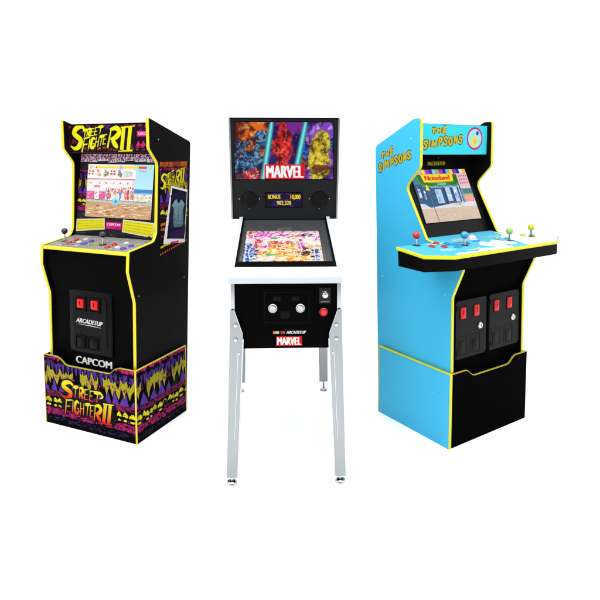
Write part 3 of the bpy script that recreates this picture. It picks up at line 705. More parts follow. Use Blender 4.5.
# ------------------------------------------------------------------ 2: pinball machine
def pinball():
    t = empty('pinball_machine', (-.0548, 2.2212, 0), .034, 'pinball machine with a MARVEL backglass, black cabinet and four slanting silver metal legs', 'pinball machine')
    side = [(.004, .530), (.004, .789), (.60, .945), (.86, .945), (.86, .530)]
    body = prism(bmesh.new(), fillet(side, 0), YZ, -.2, .2)
    b = put('body', body, 'pin_black', t)
    for q in ((-.2165, -.2005), (.2005, .2165)):              # aluminium corner strips either side of the front
        put('corner_strip', box(bmesh.new(), q[0], q[1], -.002, .05, .66, .7895, .001), 'steel_light', b)
    # lock bar
    lb = fillet([(-.006, .790), (-.006, .816), (.006, .824), (.072, .8405), (.072, .79)], [.002, .008, .006, 0, 0])
    put('lock_bar', prism(bmesh.new(), lb, YZ, -.2255, .2245), 'white_metal', t)
    # side rails
    sl = (.977 - .843) / .53; gz = lambda y: .843 + (y - .1) * sl
    for s in (-1, 1):
        a_, b_ = sorted((s * .2065, s * .2235))
        put('side_rail', prism(bmesh.new(), fillet([(.0725, .790), (.0725, .8405), (.64, gz(.64) + .006), (.64, .90)], [0, .002, .002, 0]), YZ, a_, b_), 'white_metal', t)
    gn = Vector((0, -sl, 1)).normalized(); gv = Vector((0, 1, sl)).normalized()
    G = lambda u, v, q: Vector((u, .0, gz(0))) + gv * v + gn * q
    v = lambda y: y / gv.y
    pf = put('playfield', prism(bmesh.new(), [(-.2060, v(.074)), (.2060, v(.074)), (.2060, v(.66)), (-.2060, v(.66))], G, -.03, -.010), 'pin_grey2', t)
    bm = bmesh.new()
    fr = lambda x0, x1, ya, yb, h0, h1: prism(bm, [(x0, v(ya)), (x1, v(ya)), (x1, v(yb)), (x0, v(yb))], G, h0, h1)
    fr(-.2060, .2060, .074, .128, -.0095, .0035)
    put('front_apron', bm, 'pin_black', t)
    for q in ((-.2060, -.1990), (.1990, .2060)):
        bm = bmesh.new(); fr(q[0], q[1], .1285, .655, -.0095, .003); put('inner_frame', bm, 'pin_black', t)
    # playfield display
    x0, x1, y0, y1 = -.179, .160, v(.129), v(.484)
    c = Art(Vector((0, 0, gz(0))) - gn * .0098, (1, 0, 0), gv, gn, 5e-5)
    W, H = x1 - x0, y1 - y0; R = random.Random(8)
    c.clips = [rectreg(x0, y0, x1, y1)]
    def P(u, w): return x0 + W * u, y0 + H * w
    c.rect(x0, y0, x1, y1, (236, 226, 226)); c.level()
    pal = {'wh': [(250, 250, 250), (240, 236, 240), (250, 244, 214)], 'or': [(246, 150, 30), (250, 196, 60), (252, 222, 110), (224, 96, 20), (250, 238, 190)], 'mg': [(232, 70, 196), (244, 130, 220), (200, 40, 150), (250, 200, 240)],
           'bl': [(40, 80, 196), (90, 150, 230), (160, 200, 240), (30, 40, 90)], 'dk': [(60, 40, 50), (110, 60, 60), (40, 60, 60)], 'gr': [(60, 160, 80), (110, 200, 100)], 'rd': [(214, 40, 50), (240, 90, 80)]}
    zones = [(.5, .35, .36, .30, 'or', 90), (.35, .40, .22, .25, 'or', 40), (.2, .8, .14, .16, 'mg', 34), (.55, .86, .3, .1, 'mg', 20), (.45, .72, .4, .10, 'wh', 30), (.08, .3, .10, .25, 'bl', 34), (.16, .62, .06, .12, 'rd', 10), (.6, .15, .3, .12, 'or', 40),
             (.85, .7, .1, .2, 'wh', 20), (.74, .56, .05, .18, 'mg', 12), (.78, .30, .12, .16, 'dk', 12), (.92, .25, .06, .2, 'bl', 10), (.3, .14, .2, .1, 'wh', 12), (.36, .26, .08, .05, 'gr', 5), (.5, .62, .2, .05, 'rd', 9), (.28, .5, .1, .07, 'mg', 8), (.68, .82, .12, .04, 'or', 8), (.8, .86, .1, .05, 'dk', 7), (.55, .04, .35, .04, 'rd', 10), (.38, .75, .06, .03, 'gr', 3), (.06, .9, .04, .08, 'rd', 6)]
    for i in range(420):
        u, w_ = R.random(), R.random(); pk = 'or' if w_ < .55 and u > .2 else ('mg' if w_ > .68 else 'wh'); pk = 'bl' if u < .16 and w_ < .6 else pk
        c.blob(*P(u, w_), .010, .008, R.choice(pal[pk]), R, 8, .5)
    c.level()
    for cu, cw, ru, rw, pk, n in zones:
        for i in range(int(n * 3.2)):
            a_, d_ = R.random() * 6.28, R.random() ** .6
            px, py = P(cu + ru * d_ * math.cos(a_), cw + rw * d_ * math.sin(a_))
            s_ = .003 + .009 * R.random()
            c.blob(px, py, s_ * 1.3, s_, R.choice(pal[pk]), R, 8, .5)
        c.level()
    for pts in ([(.1, .05), (.06, .35), (.12, .6), (.08, .95)], [(.3, .95), (.5, .80), (.8, .97)], [(.66, .1), (.74, .4), (.7, .75), (.76, .9)], [(.8, .1), (.86, .35), (.8, .5)], [(.22, .3), (.3, .5), (.26, .7)], [(.02, 0), (.02, 1)], [(.97, 0), (.97, 1)], [(.9, .05), (.9, .6)]):
        c.ribbon([P(*q) for q in pts], .004, (246, 246, 250), (.8, .8))
    c.level()
    for i in range(26): px, py = P(R.random(), R.random()); c.disc(px, py, .004, .004, R.choice([(250, 250, 250), (240, 40, 40), (250, 230, 60), (40, 40, 60)]), 10)
    for u, w in ((.45, .5), (.56, .58), (.50, .40)): px, py = P(u, w); c.disc(px, py, .013, .013, (250, 250, 250), 18); c.level(); c.disc(px, py, .009, .009, (230, 60, 60), 18); c.level()
    c.build('playfield_screen', 'playscreen', t)
    bm = bmesh.new()                                          # pale frame lines beside the display
    for xa, xb in ((x0 - .012, x0 - .003), (x1 + .003, x1 + .012)): prism(bm, [(xa, y0), (xb, y0), (xb, y1), (xa, y1)], G, -.0097, -.007)
    prism(bm, [(x0 - .012, y1 + .002), (x1 + .012, y1 + .002), (x1 + .012, y1 + .008), (x0 - .012, y1 + .008)], G, -.0097, -.007)
    put('screen_frame', bm, 'steel_light', t)
    bm = bmesh.new(); prism(bm, [(-.1985, v(.129)), (.1985, v(.129)), (.1985, v(.632)), (-.1985, v(.632))], G, .0, .0022)
    put('cover_glass', bm, 'glass', t)
    # backbox
    def bb(name, z0, z1, ya, yb, m, inset=0.0, parent=None):
        w = lambda z: .262 + (.271 - .262) * (z - .978) / (1.487 - .978) - inset
        pts = fillet([(-w(z0), z0), (w(z0), z0), (w(z1), z1), (-w(z1), z1)], .003, 2)
        return put(name, prism(bmesh.new(), pts, XZ, ya, yb), m, parent or t)
    k = bb('backbox', .976, 1.484, .644, .84, 'pin_grey', .006)
    bb('backbox_top_cap', 1.4842, 1.489, .636, .842, 'pin_black', -.001, k)
    for s in (-1, 1):
        w0, w1 = .2565, .2655
        q = [(s * w0, .972), (s * (w0 + .0075), .972), (s * (w1 + .0085), 1.4835), (s * w1, 1.4835)]
        put('side_strip', prism(bmesh.new(), q, XZ, .632, .80), 'steel', k)
    put('bottom_lip', box(bmesh.new(), -.256, .256, .634, .6435, .9725, .984, .002), 'pin_grey', k)
    put('rear_post', box(bmesh.new(), -.17, .17, .67, .80, .9455, .975), 'pin_black', k)
    # backglass picture
    c = Art((0, .6436, 0), (1, 0, 0), (0, 0, 1), (0, -1, 0), 6e-5)
    x0, x1, z0, z1 = -.246, .242, 1.177, 1.466; W, H = x1 - x0, z1 - z0
    rr = put('backglass', box(bmesh.new(), x0 - .003, x1 + .003, .6425, .6438, z0 - .003, z1 + .003), 'gap', k)
    c.o = Vector((0, .6424, 0)); c.clips = [rectreg(x0, z0, x1, z1)]
    P = lambda u, w: (x0 + W * u, z0 + H * w)
    R = random.Random(5)
    def mixc(a, b, f): f = max(0, min(1, f)); return tuple(a[i] + (b[i] - a[i]) * f for i in range(3))
    def fb(x, y, sc, seed, o=5): return .5 + .5 * noise.fractal(Vector((x * sc, y * sc * H / W, seed)), .75, 2.1, o)
    def sm(e0, e1, x): t_ = max(0, min(1, (x - e0) / (e1 - e0))); return t_ * t_ * (3 - 2 * t_)
    def cloud_mask(u, w, cu, cw, ru, rw, seed):
        d_ = math.hypot((u - cu) / ru, (w - cw) / rw) + (fb(u, w, 9, seed) - .5) * .9
        return 1 - sm(.72, 1.02, d_)
    def cloud_col(u, w, dk_, md, lt, seed):
        f = fb(u, w, 14, seed, 6); r_ = 1 - abs(2 * fb(u, w, 10, seed + 7, 6) - 1)
        return mixc(mixc(dk_, md, sm(.25, .65, f)), lt, sm(.86, .99, r_) * .8 + .5 * sm(.62, .85, f))
    def neb(p):
        u, w = (p[0] - x0) / W, (p[1] - z0) / H
        e1 = .375 - (1 - w) * .085; e2 = .72 - (1 - w) * .10; n_ = fb(u, w, 7, 1.3, 6); n2 = fb(u, w, 16, 4.1, 6)
        if u < e1:
            col = mixc((84, 16, 14), (222, 104, 24), sm(.3, .62, n_)); col = mixc(col, (252, 196, 96), sm(.55, .8, n2) * sm(.55, .0, abs(u - .22) * 2) ** 1)
            col = mixc(col, (60, 14, 30), sm(.08, .0, u))
            col = mixc(col, cloud_col(u, w, (12, 24, 50), (40, 78, 124), (150, 184, 214), 2.2), cloud_mask(u, w, .14, .28, .20, .40, 3.1))
            col = mixc(col, cloud_col(u, w, (14, 30, 60), (52, 92, 140), (170, 196, 220), 5.2), cloud_mask(u, w, .275, .72, .075, .16, 8.4))
            col = mixc(col, cloud_col(u, w, (120, 16, 24), (196, 40, 44), (236, 226, 222), 6.6), cloud_mask(u, w, .20, .06, .13, .13, 9.9))
        elif u < e2:
            col = mixc((36, 12, 74), (120, 36, 140), sm(.3, .7, n_)); col = mixc(col, (120, 76, 40), sm(.5, .7, n2) * sm(.5, .2, w))
            col = mixc(col, cloud_col(u, w, (84, 6, 12), (214, 28, 26), (244, 110, 90), 7.3), cloud_mask(u, w, .485, .54, .115, .40, 11.2))
            col = mixc(col, (24, 30, 90), .8 * cloud_mask(u, w, .39, .30, .04, .12, 12.5)); col = mixc(col, (26, 26, 80), .8 * cloud_mask(u, w, .60, .34, .035, .10, 13.5))
        else:
            col = mixc((44, 20, 96), (124, 66, 188), sm(.3, .7, n_)); col = mixc(col, (206, 160, 226), sm(.55, .8, n2) * sm(.3, .9, w))
            col = mixc(col, cloud_col(u, w, (24, 14, 40), (120, 70, 46), (160, 100, 60), 8.8), cloud_mask(u, w, .70, .28, .05, .14, 14.1))
            col = mixc(col, cloud_col(u, w, (10, 30, 90), (34, 84, 196), (90, 150, 230), 9.1), cloud_mask(u, w, .715, .50, .05, .12, 15.1)); col = mixc(col, cloud_col(u, w, (10, 26, 80), (34, 84, 190), (90, 150, 230), 9.4), cloud_mask(u, w, .985, .62, .035, .12, 16.1))
            col = mixc(col, cloud_col(u, w, (88, 66, 14), (206, 180, 34), (244, 230, 110), 10.4), cloud_mask(u, w, .855, .42, .125, .56, 17.7))
            col = mixc(col, (96, 36, 24), .75 * cloud_mask(u, w, .87, .20, .11, .05, 19.7))
        return lin(tuple(max(0, min(255, v_)) for v_ in col))
    c.grid(x0, z0, x1, z1, 150, 90, neb); c.level()
    for i in range(60): px, py = P(R.random(), R.random()); s_ = .0006 + .0010 * R.random(); c.disc(px, py, s_, s_, R.choice([(255, 230, 180), (230, 200, 250), (255, 255, 255)]), 6)
    c.level()
    c.level(2)
    for a_, b_ in (((.378, 1.0), (.285, 0)), ((.722, 1.0), (.60, 0))):      # two slanting beams of light
        for w_, col in ((.030, (34, 120, 132)), (.020, (60, 176, 184)), (.010, (130, 226, 228))):
            c.ribbon([P(a_[0], a_[1] + .02), P((a_[0] + b_[0]) / 2, .5), P(b_[0], b_[1] - .02)], w_, col, (.7, 1)); c.level()
    c.rect(-.099, z0, .101, 1.252, (222, 20, 34)); c.level()
    c.text('MARVEL', -.088, 1.184, .091, 1.246, (250, 250, 250), 0, fat=.0034); c.level()
    c.build('backglass_art', 'backglass', rr)
    # score display
    dm = put('score_display', box(bmesh.new(), -.097, .088, .6405, .6438, 1.033, 1.110, .002), 'gap', k)
    c = Art((0, .6404, 0), (1, 0, 0), (0, 0, 1), (0, -1, 0), 1e-4); c.clips = [rectreg(-.094, 1.036, .085, 1.107)]
    c.rect(-.094, 1.036, .085, 1.107, (14, 10, 44)); c.level()
    for i in range(26): c.blob(-.094 + .18 * R.random(), 1.036 + .07 * R.random(), .016, .010, R.choice([(40, 24, 120), (24, 18, 84), (80, 20, 60), (10, 8, 30)]), R, 8)
    c.level()
    for b_, q in (('BONUS', (-.082, 1.076, -.022, 1.098)), ('10,000', (.030, 1.072, .078, 1.098)), ('902,320', (-.038, 1.042, .032, 1.066))):
        c.text(b_, *q, (240, 214, 40), 0, fat=.0008)
    c.build('score_text', 'screen', dm)
    for sx in (-.176, .173):
        sp = put('speaker', lathe(bmesh.new(), [(.0455, 0), (.0455, .0035), (.042, .005), (.040, .003), (.0395, .0005)], (sx, .6438, 1.0755), (0, -1, 0), 40), 'pin_grey', k)
        put('grille', lathe(bmesh.new(), [(.0393, 0.0008), (.038, .0035), (.02, .0055), (0, .006)], (sx, .6438, 1.0755), (0, -1, 0), 36), 'mesh_black', sp)
        screws(sp, [(sx - .050, .6436, 1.0755), (sx + .050, .6436, 1.0755), (sx, .6436, 1.0255)], (0, -1, 0), 'chrome', .0028)
    # coin door and controls on the front
    cd = put('coin_door', box(bmesh.new(), -.101, .108, -.003, .0036, .622, .772, .003), 'pin_black', t)
    bm = bmesh.new()
    for q in ((-.084, .091, .636, .6385), (-.084, .091, .7545, .757), (-.084, -.0815, .6385, .7545), (.0885, .091, .6385, .7545)): box(bm, q[0], q[1], -.0052, -.0028, q[2], q[3])
    box(bm, -.022, .014, -.0045, -.0028, .652, .682, .001); box(bm, -.050, -.020, -.0045, -.0028, .722, .740, .001); box(bm, .022, .052, -.0045, -.0028, .722, .740, .001)
    put('door_frame', bm, 'door', cd)
    for sx in (-.052, .056):
        q = put('start_button', lathe(bmesh.new(), [(.0175, 0), (.0175, .003), (.015, .006), (.0135, .0045)], (sx, -.003, .692), (0, -1, 0), 30), 'white_btn', cd)
        put('plunger', lathe(bmesh.new(), [(.0130, .002), (.0125, .0085), (.010, .0098), (0, .009)], (sx, -.003, .692), (0, -1, 0), 30), 'steel_light', q)
    kp = put('knob_plate', box(bmesh.new(), .130, .176, -.0005, .0036, .709, .771, .001), 'pin_grey', t)
    kn = put('knob', lathe(bmesh.new(), [(.0175, 0), (.0175, .003), (.0155, .0042), (.0150, .012), (.0135, .014), (0, .014)], (.153, -.0006, .745), (0, -1, 0), 28), 'ball_black', kp)  # black base: the silver knob's dark shading put into its colour
    put('knob_cap', lathe(bmesh.new(), [(.0110, .0138), (.0108, .0150), (.007, .0172), (0, .0180)], (.153, -.0006, .745), (0, -1, 0), 28), 'chrome', kn)
    put('pointer', box(bmesh.new(), .1518, .1542, -.0165, -.0142, .7565, .7600), 'white_btn', kn)
    l = Art((0, -.0006, 0), (1, 0, 0), (0, 0, 1), (0, -1, 0)); [l.rect(.136 + .0058 * i, .7140, .1402 + .0058 * i, .7178, (150, 150, 152)) for i in range(6)]; l.build('plate_text', 'print', kp)
    q = put('red_button', lathe(bmesh.new(), [(.0165, 0), (.0165, .004), (.014, .0065), (.0125, .005)], (.148, .0036, .674), (0, -1, 0), 30), 'red', t)
    put('plunger', lathe(bmesh.new(), [(.012, .003), (.0115, .010), (.009, .0115), (0, .0105)], (.148, .0036, .674), (0, -1, 0), 30), 'red', q)
    l = Art((0, .0038, 0), (1, 0, 0), (0, 0, 1), (0, -1, 0))
    l.rect(-.039, .539, .063, .578, (220, 20, 34)); l.level()
    l.text('MARVEL', -.034, .543, .058, .574, (250, 250, 250), 0, fat=.0018); l.level()
    l.text('ARCADE1UP', .001, .588, .078, .5995, (226, 230, 238), 0, .3, fat=.0008)
    for i, cc in enumerate(((226, 160, 40), (230, 200, 150), (214, 214, 220), (60, 60, 66), (216, 50, 40), (226, 90, 60))): l.rect(-.051 + .0078 * i, .5885, -.0442 + .0078 * i, .5985, cc)
    l.build('lettering', 'print', b)
    # legs: folded steel angle with bolts and a levelling foot
    def leg(s, y, zt, rear):
        yt, yf = y, y + (.0 if rear else -.022)
        Y = lambda z: yf + (yt - yf) * min(1, z / zt)
        zb = .052 if rear else .030
        rx = .027 if s < 0 else 0
        if rear: ox = lambda z: .228 + rx + .010 * (1 - z / zt); ix = [(.200 + rx, .62), (.186 + rx, .55), (.192 + rx, zb)]
        else: ox = lambda z: .2195 + .018 * (1 - z / zt); ix = [(.202, zt - .002), (.169, .594), (.1685, .575), (.193, zb)]
        bm = bmesh.new(); th = .0025
        outer = [(ox(zb), zb), (ox(zt), zt)]; pts = [(ox(zb), zb), (ox(zt), zt - .008), (ox(zt) - .005, zt)] + ix
        A = [bm.verts.new((s * x, Y(z) - .004, z)) for x, z in pts]; B = [bm.verts.new((s * x, Y(z) - .004 + th, z)) for x, z in pts]
        n = len(pts); bm.faces.new(A); bm.faces.new(B[::-1])
        for i in range(n): bm.faces.new([A[i], A[(i + 1) % n], B[(i + 1) % n], B[i]])
        # side flange running back
        f = [(ox(zb), zb), (ox(zt), zt - .008)]
        vs = []
        for dx in (0, -th):
            for (x, z) in f:
                for dy in (-.0036, .046): vs.append(bm.verts.new((s * (x + dx + .0004), Y(z) + dy, z)))
        for q in ((0, 1, 3, 2), (4, 6, 7, 5), (0, 2, 6, 4), (1, 5, 7, 3), (0, 4, 5, 1), (2, 3, 7, 6)): bm.faces.new([vs[i] for i in q])
        L = put('leg', bm, 'steel', t)
        # rods along the leg's edges and face: highlight lines put into brighter chrome
        bm = bmesh.new()
        def rod(p, q, r):
            p, q = Vector(p), Vector(q); lathe(bm, [(0, 0), (r, .001), (r, (q - p).length - .001), (0, (q - p).length)], p, (q - p), 12)
        iz = ix[-1]; a0 = ix[-2]
        rod((s * (iz[0] - .0005), Y(iz[1]) - .0035, iz[1]), (s * (a0[0] - .0005), Y(a0[1]) - .0035, a0[1]), .0032)
        rod((s * (ox(zb) - .001), Y(zb) - .0035, zb), (s * (ox(zt - .012) - .001), Y(zt - .012) - .0035, zt - .012), .0022)
        if not rear:
            rod((s * .2035, Y(.18) - .0045, .18), (s * .1880, Y(.52) - .0045, .52), .0017)
            rod((s * .170, Y(.594) - .0035, .594), (s * .202, Y(.686) - .0035, .686), .0018)
        put('highlight_rods', bm, 'chrome', L)
        for bz_ in ((.629, .573) if not rear else (.60,)):
            put('bolt', lathe(bmesh.new(), [(.0085, 0), (.0085, .002), (.007, .005), (.003, .0068), (0, .007)], (s * .1975, Y(bz_) - .004, bz_), (0, -1, 0), 22), 'chrome', L)
        if not rear: put('bolt', lathe(bmesh.new(), [(.004, 0), (.0035, .0025), (0, .003)], (s * .183, Y(.517) - .004, .517), (0, -1, 0), 16), 'chrome', L)
        fx, fy = s * (ox(0) + iz[0]) / 2, Y(0) + .012
        fo = put('foot', lathe(bmesh.new(), [(.0, .0), (.019, .0), (.021, .004), (.019, .010), (.010, .016), (0, .017)], (fx, fy, 0), (0, 0, 1), 26), 'chrome', L)
        bm = bmesh.new(); prof = [(.0055, .014)]
        zz = .016
        while zz < zb + .03: prof += [(.0062, zz), (.0050, zz + .0016)]; zz += .0032
        lathe(bm, prof, (fx, fy, 0), (0, 0, 1), 14)
        lathe(bm, [(.0, zb - .008), (.0105, zb - .008), (.0105, zb - .001), (0, zb - .001)], (fx, fy, 0), (0, 0, 1), 6)
        put('leveller', bm, 'chrome', L)
    for s in (-1, 1):
        leg(s, -.006, .689, False); leg(s, .866, .66, True)
    return t
P_ = pinball()

# ------------------------------------------------------------------ 3: blue four-player cabinet
def cabinet_four_player():
    W, D = .554, .461
    t = empty('arcade_cabinet', (.6582, 2.4586, 0), .597, 'sky blue arcade cabinet titled THE SIMPSONS with yellow edges and four ball joysticks', 'arcade machine')
    xl0, xl1, xr0, xr1 = .016, .032, .522, .538
    front = [(.007, .02), (.007, .668), (-.056, .800), (-.056, .868), (.122, .902), (.150, .908), (.278, 1.150), (.184, 1.246), (.186, 1.472)]
    back = [(.228, 1.471), (.480, 1.345), (.480, .02)]
    fr = fillet(front + back, [0, .010, .01, .01, 0, .010, .036, .016, .014, .02, .02, 0])
    path = fillet(front + back[:1], [0, .010, .01, .01, 0, .010, .036, .016, .014, 0], closed=False)
    for (a, b, mo) in ((xl0, xl1, (1, 0)), (xr0, xr1, (0, 1))):
        bm = prism(bmesh.new(), fr, YZ, a, b, 0, mi0=mo[0], mi1=mo[1])
        s = put('side_panel', bm, ['black_side', 'cyan'], t)
        put('edge_trim', molding(path, a, b, .003), 'yellow_b', s)
        top = [(.228, 1.471)] + [p for p in fr if p[0] > .40 and p[1] > 1.2] + [(.480, .3)]
        put('rear_edge_trim', molding(top, a, b, .0015), 'yellow_dull', s)
        if a == xl0:
            screws(s, [(xl0 - .0006, .242, 1.378), (xl0 - .0006, .045, .675), (xl0 - .0006, .447, .688)], (-1, 0, 0), 'white_metal')
            g = Art((xl0, 0, 0), (0, -1, 0), (0, 0, 1), (-1, 0, 0))
            wobbly_title(g, [('THE', -.440, 1.283, -.345, 1.312, .032), ('SIMPSONS', -.458, 1.220, -.232, 1.292, .037)], .0108, 4)
            g.build('side_art', 'print', s)
    put('back_panel', box(bmesh.new(), xl1, xr0, .455, .470, .02, 1.335), 'black_matte', t)
    put('top_panel', prism(bmesh.new(), [(.222, 1.440), (.222, 1.450), (.474, 1.330), (.468, 1.322)], YZ, xl1, xr0), 'black_matte', t)
    fp = put('front_panel', prism(bmesh.new(), [(.024, .02), (.024, .668), (-.036, .795), (-.036, .8165), (-.018, .8165), (-.018, .80), (.040, .672), (.040, .02)], YZ, xl1, xr0), 'gap', t)
    put('marquee_board', prism(bmesh.new(), [(.212, 1.302), (.212, 1.4515), (.2215, 1.447), (.30, 1.32), (.345, 1.3025)], YZ, xl1, xr0), 'black_matte', t)
    m = Art((0, .2115, 0), (1, 0, 0), (0, 0, 1), (0, -1, 0)); x0, x1, z0, z1 = xl1 + .001, xr0 - .001, 1.3035, 1.450
    m.rect(x0, z0, x1, z1, (62, 226, 244)); m.level()
    wobbly_title(m, [('THE', .118, 1.400, .232, 1.411, .030), ('SIMPSONS', .066, 1.332, .345, 1.366, .038)], .0118, 9)
    m.disc(.428, 1.384, .060, .058, (206, 34, 130), 40); m.level(); m.disc(.428, 1.384, .050, .048, (170, 236, 236), 40); m.level()
    R = random.Random(2)
    for i in range(9): m.blob(.424 + .030 * (R.random() - .5), 1.370 + .026 * (R.random() - .5), .017, .015, R.choice([(236, 226, 120), (244, 236, 150), (226, 214, 90)]), R, 12, .2)
    m.level(); m.blob(.446, 1.412, .012, .014, (40, 70, 200), R, 10, .3)
    m.level()
    m.build('marquee', 'marquee', t)
    # bezel
    bz = lambda z: .186 + (z - .901) * (.348 - .186) / (1.294 - .901)
    put('bezel', prism(bmesh.new(), [(bz(.895), .895), (bz(1.3015), 1.3015), (bz(1.3015) + .014, 1.3015), (bz(.895) + .014, .895)], YZ, xl1, xr0), 'bezel', t)
    n = Vector((0, -(1.294 - .901), .348 - .186)).normalized(); Vv = Vector((0, .348 - .186, 1.294 - .901)).normalized(); k = Vv.z
    z = lambda zz: (zz - .895) / k
    G = lambda u, v, q: Vector((u, bz(.895), .895)) + Vv * v + n * q
    scr = put('screen', prism(bmesh.new(), [(.080, z(.970)), (.481, z(.970)), (.481, z(1.226)), (.080, z(1.226))], G, .0006, .0034), 'bezel', t)
    sw, sh = .397, (1.224 - .972) / k
    c = Art(G(.082, z(.972), .0035), (sw, 0, 0), Vv * sh, n, 1e-4); c.clips = [rectreg(0, 0, 1, 1)]
    c.rect(0, 0, 1, 1, (70, 120, 160)); c.level()
    c.rect(0, .30, .80, .72, (44, 92, 132)); c.rect(.80, .30, 1, .92, (120, 160, 180)); c.level()
    for i in range(40): c.blob(.8 * R.random(), .32 + .4 * R.random(), .03, .02, R.choice([(36, 78, 116), (56, 108, 150), (30, 64, 98)]), R, 6)
    c.level()
    for x_, w_, h0, h1 in ((.02, .07, .45, .66), (.11, .05, .42, .62), (.31, .14, .33, .63), (.50, .11, .36, .66), (.64, .10, .34, .66)):      # shop windows and door
        c.rect(x_, h0, x_ + w_, h1, (34, 60, 96)); c.level(); c.rect(x_ + .012, h0 + .015, x_ + w_ - .012, h1 - .015, (176, 204, 238)); c.level()
        for q in range(5): c.blob(x_ + w_ * (.25 + .5 * R.random()), h0 + (h1 - h0) * (.2 + .6 * R.random()), .018, .03, R.choice([(226, 232, 248), (120, 160, 214), (150, 120, 180), (214, 190, 150), (244, 244, 250)]), R, 6)
        c.level()
    c.rect(.27, .645, .76, .66, (150, 190, 230)); c.rect(.5, .33, .79, .36, (120, 80, 130))
    c.rect(.475, .33, .49, .66, (24, 50, 84)); c.rect(.76, .30, .775, .68, (200, 214, 224)); c.level()
    # green signboard frame
    c.poly([(.06, .90), (.80, .90), (.82, .74), (.74, .665), (.20, .66), (.09, .73)], (70, 160, 44)); c.level()
    c.poly([(.08, .90), (.79, .90), (.80, .75), (.73, .69), (.21, .685), (.11, .745)], (40, 112, 36)); c.level()
    c.poly([(.15, .90), (.73, .90), (.71, .765), (.18, .755)], (250, 214, 30)); c.level()
    c.text('Noiseland', .215, .792, .655, .885, (214, 60, 24), 0, fat=.007); c.rect(.40, .70, .56, .725, (130, 206, 214)); c.rect(.24, .742, .70, .752, (180, 200, 60))
    # right-hand shop
    c.rect(.80, .655, 1, .90, (226, 190, 204)); c.level()
    for r_ in range(3):
        for q in range(5): c.blob(.835 + .035 * q, .86 - .07 * r_, .014, .024, (206, 60, 80), R, 6, .5)
    c.level(); c.rect(.80, .61, 1, .655, (236, 236, 240)); 
    for q in range(7): c.rect(.80 + .03 * q, .615, .814 + .03 * q, .650, (230, 120, 90))
    c.level(); c.rect(.82, .50, 1, .60, (70, 120, 140)); c.rect(.80, .44, 1, .50, (150, 170, 180)); c.level()
    c.disc(.90, .42, .085, .06, (240, 170, 60), 20, 0, 180); c.rect(.82, .34, 1, .42, (244, 150, 190)); c.rect(.82, .30, 1, .345, (250, 220, 80)); c.level()
    for q in range(14): c.blob(.82 + .18 * R.random(), .31 + .14 * R.random(), .016, .014, R.choice([(250, 236, 150), (240, 130, 170), (250, 200, 120), (120, 190, 110)]), R, 6)
    c.level()
    c.poly([(0, .24), (1, .24), (1, .335), (.55, .33), (.16, .27), (.08, .345), (0, .36)], (222, 222, 228)); c.level()
    c.poly([(0, .0), (1, .0), (1, .25), (0, .26)], (214, 190, 168)); c.level()
    for i in range(30): c.blob(R.random(), .22 * R.random(), .06, .010, R.choice([(206, 180, 158), (222, 200, 180), (198, 172, 150)]), R, 7, .5)
    for q in range(9): c.blob(.62 + .14 * R.random(), .27 + .09 * R.random(), .028, .022, R.choice([(150, 200, 190), (220, 220, 200), (120, 160, 170), (230, 210, 120)]), R, 7)
    c.level()
    for i in range(160): c.blob(R.random(), .23 * R.random(), .022, .005, R.choice([(206, 180, 158), (224, 204, 184), (196, 170, 148), (230, 210, 192)]), R, 7, .5)
    for i in range(12): c.ribbon([(.08 * i, .25), (.08 * i - .05 + .01 * i, 0)], .003, (190, 166, 146), (1, 1), 1)
    for i in range(60): c.blob(.02 + .74 * R.random(), .66 + .03 * R.random(), .012, .008, R.choice([(120, 160, 200), (60, 100, 140), (160, 190, 220)]), R, 6)
    for i in range(26): c.rect(.03 + .03 * i, .30, .033 + .03 * i, .33, (26, 54, 84))
    c.level()
    c.ribbon([(.195, .70), (.205, .45), (.23, .0)], .012, (96, 104, 118), (1, 1), 1); c.level()
    c.poly([(.165, .60), (.235, .60), (.215, .70), (.19, .70)], (244, 214, 50))
    hud = [(214, 40, 190), (50, 40, 170), (226, 170, 200), (240, 226, 90), (190, 40, 190), (60, 50, 190), (150, 200, 230), (120, 200, 80), (206, 40, 180), (40, 40, 160), (120, 190, 210), (240, 220, 60), (150, 40, 190), (60, 40, 180), (232, 232, 240), (240, 190, 60)]
    for i, q in enumerate(hud): c.rect(i / 16, .915, (i + 1) / 16 - .006, 1, q)
    c.rect(0, .90, 1, .913, (230, 190, 90))
    c.build('screen_picture', 'screen', scr)
    l = Art(G(0, 0, .0002), (1, 0, 0), Vv, n)
    l.ribbon([(.219, z(1.256)), (.29, z(1.2565)), (.360, z(1.257))], .030, (70, 66, 20), (.7, .7), 1); l.level()
    l.text('ARCADE1UP', .223, z(1.2475), .355, z(1.2660), (214, 206, 60), 0, .25, fat=.0014); l.build('logo', 'print', bpy.data.objects['bezel.001'])
    screws(bpy.data.objects['bezel.001'], [tuple(G(.316, z(1.285), .001))], n, 'steel', .003)
    # wide control deck
    dz = lambda y: .8825 + .088 * (y + .105)
    deck = [(-.203, .112), (-.208, -.048), (-.086, -.106), (.640, -.106), (.735, -.052), (.735, .112)]
    def slab(bm, out, zt, zb, mi=0):
        A = [bm.verts.new((x, y, zt(y))) for x, y in out]; B = [bm.verts.new((x, y, zb(y) if callable(zb) else zb)) for x, y in out]
        bm.faces.new(A); bm.faces.new(B[::-1])
        for i in range(len(out)): bm.faces.new([A[i - 1], A[i], B[i], B[i - 1]])
        return bm
    def inset(o, d):
        c0 = Vector((.265, .04)); return [(x + (d if x < .2 else -d), y + (d if y < .1 else -d)) for x, y in o]
    dk = put('control_deck', slab(bmesh.new(), inset(deck, .0035), lambda y: dz(y) - .0140, .817), 'black_matte', t)
